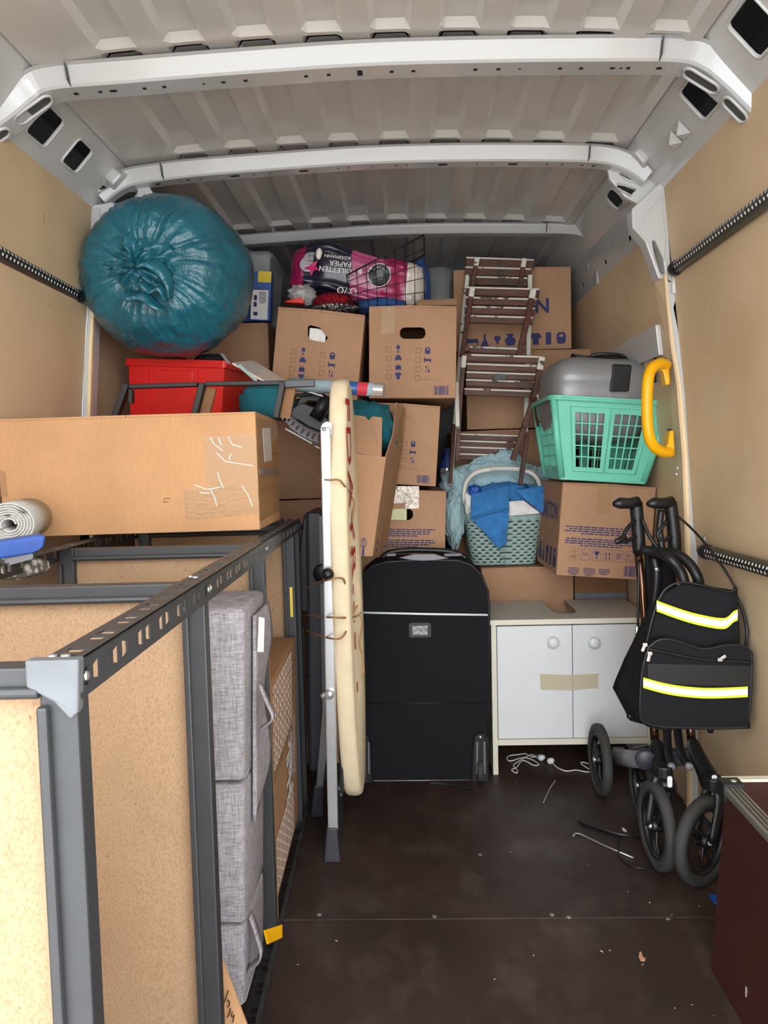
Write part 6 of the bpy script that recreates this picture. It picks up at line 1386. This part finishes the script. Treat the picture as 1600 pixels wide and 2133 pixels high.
# lower castings, forks
def cast(pts, rs, name='fork_casting'): mb = MB(); P = [at(a, b, y=y) for a, b, y in pts]; mb.tube(P, rs, 14); return mb.build(name, 'black', ro, smooth=True, sub=1)
cast([(1366, 1540, 2.19), (1369, 1560, 2.17), (1378, 1605, 2.11), (1388, 1640, 2.06), (1389, 1652, 2.05)], [.019, .021, .024, .031, .028])
cast([(1442, 1540, 2.17), (1447, 1562, 2.14), (1466, 1600, 2.07), (1484, 1634, 2.0), (1486, 1646, 1.99)], [.019, .021, .023, .030, .027])
for (px, py, yy) in ((1396, 1629, 2.025), (1489, 1627, 1.965)):
    X = axes(at(px, py, y=yy), (1, .1, 0), (0, 0, 1)); MB().plate(rrect(.013, .030, .005, 4), (), .004, X).build('reflector', 'refl', ro, bevel=.001)
tb_([(1389, 1505, 2.18), (1391, 1555, 2.14), (1394, 1580, 2.1), (1401, 1596, 2.06)], .0115, 'inner_strut', 'black'); tb_([(1410, 1505, 2.16), (1416, 1555, 2.11), (1424, 1580, 2.06), (1438, 1597, 2.03)], .0115, 'inner_strut', 'black')
for px, py, yy in ((1400, 1598, 2.045), (1437, 1598, 2.015)): mb = MB(); mb.lathe([(0, .003), (.006, .003), (.0105, .0), (.0105, -.008)], 14, T(at(px, py, y=yy), (PI / 2, 0, 0))); mb.build('bolt', 'charlight', ro, smooth=True)
def fork(c, ax, top, name='caster_fork'):
    ax = Vector(ax).normalized(); c = Vector(c); tp = Vector(top)
    for sgn in (-1, 1):
        mb = MB(); q = c + ax * sgn * .023; mb.tube(smoothpath([tp + ax * sgn * .012, tp.lerp(q, .3) + ax * sgn * .014, q], 5), [.013] * 5 + [.011] * 5 + [.009], 10, sy=.6); mb.build(name, 'black', ro, smooth=True)
    mb = MB(); mb.tube([tp + Vector((0, 0, .025)), tp - Vector((0, 0, .008))], .026, 16); mb.build('fork_crown', 'black', ro, bevel=.004)
fork(wa, (-1, -.05, 0), wa + Vector((.025, .02, .135))); fork(wb2, (.6, -.8, 0), wb2 + Vector((.035, .02, .135)))
# crossbar to the far wheel
mb = MB(); a, b = at(1350, 1583, y=2.15), at(1285, 1578, y=2.46); mb.tube([a, b], .026, 18); mb.build('rear_axle_tube', 'charlight', ro, smooth=True)
mb = MB(); mb.lathe([(0, .004), (.026, .004), (.029, .0), (.029, -.02)], 24, T(at(1346, 1584, y=2.14), (PI / 2, 0, R(-10)))); mb.build('axle_cap', 'charcoal', ro, smooth=True)
mb = MB(); q = at(1268, 1578, y=2.49); mb.hexa([b + Vector((-.01, 0, -.026)), b + Vector((.03, 0, -.026)), b + Vector((.03, .03, -.026)), b + Vector((-.01, .03, -.026)), b + Vector((-.01, 0, .026)), b + Vector((.03, 0, .026)), b + Vector((.03, .03, .026)), b + Vector((-.01, .03, .026))]); mb.build('axle_clamp', 'black', ro, bevel=.005)
mb = MB(); mb.tube([wc + Vector((.018, 0, 0)), wc + Vector((.05, -.01, .0)), b + Vector((0, .01, 0))], [.014, .012, .018], 12); mb.build('axle_stub', 'black', ro, smooth=True)
mb = MB(); mb.lathe([(0, .006), (.006, .005), (.007, 0)], 12, T(at(1296, 1577, y=2.40), (PI / 2, 0, 0))); mb.build('bolt', 'chrome', ro)
tb_([(1292, 1578, 2.40), (1310, 1566, 2.33), (1340, 1556, 2.2), (1356, 1555, 2.16)], .005, 'brake_cable', 'black')
mb = MB(); mb.bar(at(1355, 1580, y=2.2), at(1440, 1575, y=2.16), .03, .045, up=(0, 0, 1)); mb.build('cross_brace', 'charcoal', ro, bevel=.004)

bg_ = thing('rollator_bag', 'black nylon bag with two lime edged reflective stripes hanging on the rollator', 'bag', at(1450, 1515, y=2.0))
fr_ = [(1346, 1350), (1340, 1400), (1336, 1480), (1352, 1508), (1542, 1513), (1556, 1480), (1542, 1345), (1536, 1230), (1424, 1213), (1376, 1242)]
bkp = [(1333, 1305), (1300, 1372), (1276, 1432), (1312, 1500), (1500, 1512), (1515, 1480), (1505, 1345), (1500, 1245), (1410, 1230), (1352, 1265)]
def dense(l, k=4): return [( l[i][0] + (l[(i + 1) % len(l)][0] - l[i][0]) * j / k, l[i][1] + (l[(i + 1) % len(l)][1] - l[i][1]) * j / k) for i in range(len(l)) for j in range(k)]
F2, B2_ = dense(fr_), dense(bkp); n = len(F2)
def bagrow(t, s=1.0):
    o = []
    for (a, b), (c, d) in zip(F2, B2_):
        p = at(a, b, y=2.0).lerp(at(c, d, y=2.12), t); o.append(p)
    c = sum(o, Vector()) / n
    return [c + (p - c) * s for p in o]
mb = MB(); rows_ = [bagrow(-.07, .25), bagrow(-.06, .75), bagrow(-.03, .95), bagrow(0), bagrow(.35, 1.02), bagrow(.7, 1.01), bagrow(1), bagrow(1.02, .5), bagrow(1.02, .1)]
mb.v = [p + Vector((0, .006 * fbm(p, 9), .003 * fbm(p, 14))) for r_ in rows_ for p in r_]
mb.f = [(j * n + i, j * n + (i + 1) % n, (j + 1) * n + (i + 1) % n, (j + 1) * n + i) for j in range(len(rows_) - 1) for i in range(n)] + [tuple(range(n))[::-1], tuple((len(rows_) - 1) * n + i for i in range(n))]
mb.mi = [0] * len(mb.f); mb.build('main_bag', 'blackfab', bg_, smooth=True)
pk = [(1352, 1348), (1375, 1333), (1408, 1335), (1450, 1350), (1478, 1352), (1510, 1345), (1545, 1345), (1561, 1355), (1567, 1378), (1560, 1500), (1548, 1516), (1400, 1516), (1350, 1508), (1334, 1488), (1338, 1400)]
pk = [(p.x, p.z) for p in smoothpath([at(a, b, y=1.955) for a, b in pk + pk[:1]], 3)[:-1]]
mb = MB(); mb.plate(pk[::-1], (), .055, XZ(1.955)); mb.build('front_pocket', 'blackfab', bg_, bevel=.008, seg=3)
def pipe(l, y, r=.0035, name='piping', m='black'): mb = MB(); mb.tube(smoothpath([at(a, b, y=y) for a, b in l], 5), r, 7); return mb.build(name, m, bg_, smooth=True)
mb = MB(); mb.tube([Vector((a, 1.957, b)) for a, b in pk], .0038, 7, closed=True); mb.build('piping', 'black', bg_, smooth=True)
pipe([(1346, 1346), (1356, 1300), (1370, 1255), (1388, 1226), (1420, 1213), (1470, 1221), (1516, 1232), (1536, 1226)], 1.993)
pipe([(1342, 1352), (1334, 1400), (1326, 1450), (1330, 1490), (1352, 1512), (1400, 1520)], 2.01)
pipe([(1352, 1352), (1390, 1360), (1450, 1372), (1500, 1376), (1566, 1380)], 1.949, .003, 'zip')
mb = MB(); mb.grid(lambda u, v: at(1350 + 214 * u, 1382 + 6 * u + v * 42, y=1.9515), 20, 4); mb.build('mesh_panel', 'blackmatt', bg_)
def stripe(l, y, hw_):
    P = smoothpath([(a, b, 0) for a, b in l], 5); m = len(P)
    for nm, mt_, k0, k1, dy in (('lime_edging', 'lime', -1, 1, 0), ('reflective_band', 'refl', -.58, .58, .0012)):
        mb = MB(); mb.grid(lambda u, v: at(P[int(u * (m - 1) + .5)].x, P[int(u * (m - 1) + .5)].y + hw_ * (k0 + (k1 - k0) * v), y=y - dy), m, 2); mb.build(nm, mt_, bg_)
stripe([(1368, 1262), (1400, 1274), (1440, 1287), (1480, 1296), (1504, 1299), (1516, 1296), (1528, 1285), (1537, 1281)], 1.982, 11.5)
stripe([(1340, 1422), (1380, 1433), (1420, 1440), (1470, 1444), (1520, 1443), (1558, 1441)], 1.949, 11)
for (a, b, c, d, y) in ((1354, 1361, 1350, 1378, 1.945), (1344, 1343, 1338, 1357, 1.955), (1500, 1374, 1512, 1366, 1.942)):
    mb = MB(); mb.bar(at(a, b, y=y), at(c, d, y=y), .008, .003, up=(0, -1, 0)); mb.box(at(a, b, y=y), (.011, .006, .009)); mb.build('zip_pull', 'chrome', bg_, bevel=.001)
for a, b in ((1312, 1492), (1352, 1508), (1480, 1522)): mb = MB(); mb.lathe([(0, .006), (.007, .005), (.009, 0)], 12, T(at(a, b, y=2.06), (PI, 0, 0))); mb.build('foot_stud', 'black', bg_)

# ------------------------------------------------------------------ small things on the floor
def fl_(a, b, z=.003): return at(a, b, z=z)
mb = MB(); mb.tube([fl_(1194, 1742), fl_(1199, 1736), fl_(1208, 1737), fl_(1260, 1762), fl_(1320, 1787)], .0028, 8); tag(mb.build('hex_key', 'alu', None, smooth=True, world=False), 'thin silver hex key rod lying on the dark floor', 'tool')
mb = MB(); mb.tube([fl_(1205, 1712, .005), fl_(1215, 1715, .006), fl_(1288, 1738, .006), fl_(1335, 1745, .004)], [.003, .0065, .006, .003], 8, sy=.7); mb.tube(smoothpath([fl_(1290, 1738), fl_(1287, 1762), fl_(1292, 1785), fl_(1312, 1803), fl_(1340, 1809), fl_(1368, 1803), fl_(1392, 1798)], 5), .003, 7)
tag(mb.build('cable_strap', 'black', None, smooth=True, world=False), 'black strap with looped cord on the floor beside the rollator wheels', 'strap')
def leafy(name, label, m, l, z=.004, th=.003, cat='leaf'):
    p = [fl_(a, b, z) for a, b in l]; mb = MB(); mb.plate([(q.x, q.y) for q in p], (), th, Matrix.Translation((0, 0, z))); return tag(mb.build(name, m, None, world=False), label, cat)
leafy('dry_leaf', 'curled reddish dry leaf on the floor near the doors', 'leaf', [(1332, 1983), (1336, 1982), (1339, 1992), (1345, 1996), (1343, 2000), (1335, 1999), (1331, 1993)])
leafy('blue_scrap', 'blue plastic scrap at the foot of the brown wheel-arch box', 'blue', [(1476, 1863), (1496, 1863), (1496, 1882), (1488, 1880)], cat='scrap')
mb = MB(); pp = [at(a, b, y=2.05) for a, b in ((1455, 1774), (1477, 1776), (1469, 1792))]; mb.add(pp + [Vector((pp[2].x, 2.05, .0))], [(0, 2, 1)]); p = pp[2]
mb = MB(); mb.add([Vector((q.x, 2.05, q.z)) for q in pp] + [Vector((pp[2].x - .004, 2.05, .001)), Vector((pp[2].x + .004, 2.05, .001))], [(0, 3, 4, 1)]); tag(mb.build('orange_scrap', 'orange', None, solid=.003, world=False), 'orange plastic scrap glimpsed through the nearest rollator wheel', 'scrap')
mb = MB(); mb.tube(smoothpath([fl_(1157, 1626), fl_(1146, 1642), fl_(1132, 1672)], 4), .0016, 5); tag(mb.build('straw', 'dirt', None, world=False), 'pale thin straw on the floor in front of the cabinet', 'straw')
leafy('torn_paper', 'tiny torn pale scrap on the floor between strap and rollator', 'ivory', [(1296, 1723), (1302, 1726), (1306, 1732), (1301, 1730), (1297, 1728)], cat='scrap')
mb = MB(); rr = random.Random(5)
for a, b in ((1261, 1681), (1307, 1857), (1353, 1880), (1457, 1888), (1216, 1800), (1226, 1803), (1400, 1905), (1270, 1980), (1254, 1982), (1341, 2010), (1405, 2100), (1445, 2095), (1486, 2115), (900, 1770), (1045, 1700), (1065, 1775), (700, 1960), (620, 2010), (1030, 2040), (1230, 1660), (790, 2060), (1340, 1960), (1110, 1990)):
    p = fl_(a, b, 0); s_ = rr.uniform(.002, .005); mb.add([p + Vector((rr.uniform(-1, 1) * s_, rr.uniform(-1, 1) * s_, 0)) for _ in range(3)] + [p + Vector((0, 0, s_ * .5))], [(0, 1, 3), (1, 2, 3), (2, 0, 3), (0, 2, 1)])
o = mb.build('crumbs', 'dirt', None, world=False, kind='stuff'); o['label'] = 'pale crumbs scattered over the dark floor'; o['category'] = 'crumbs'
for o in bpy.data.objects:
    if '_w' in o.keys(): del o['_w']
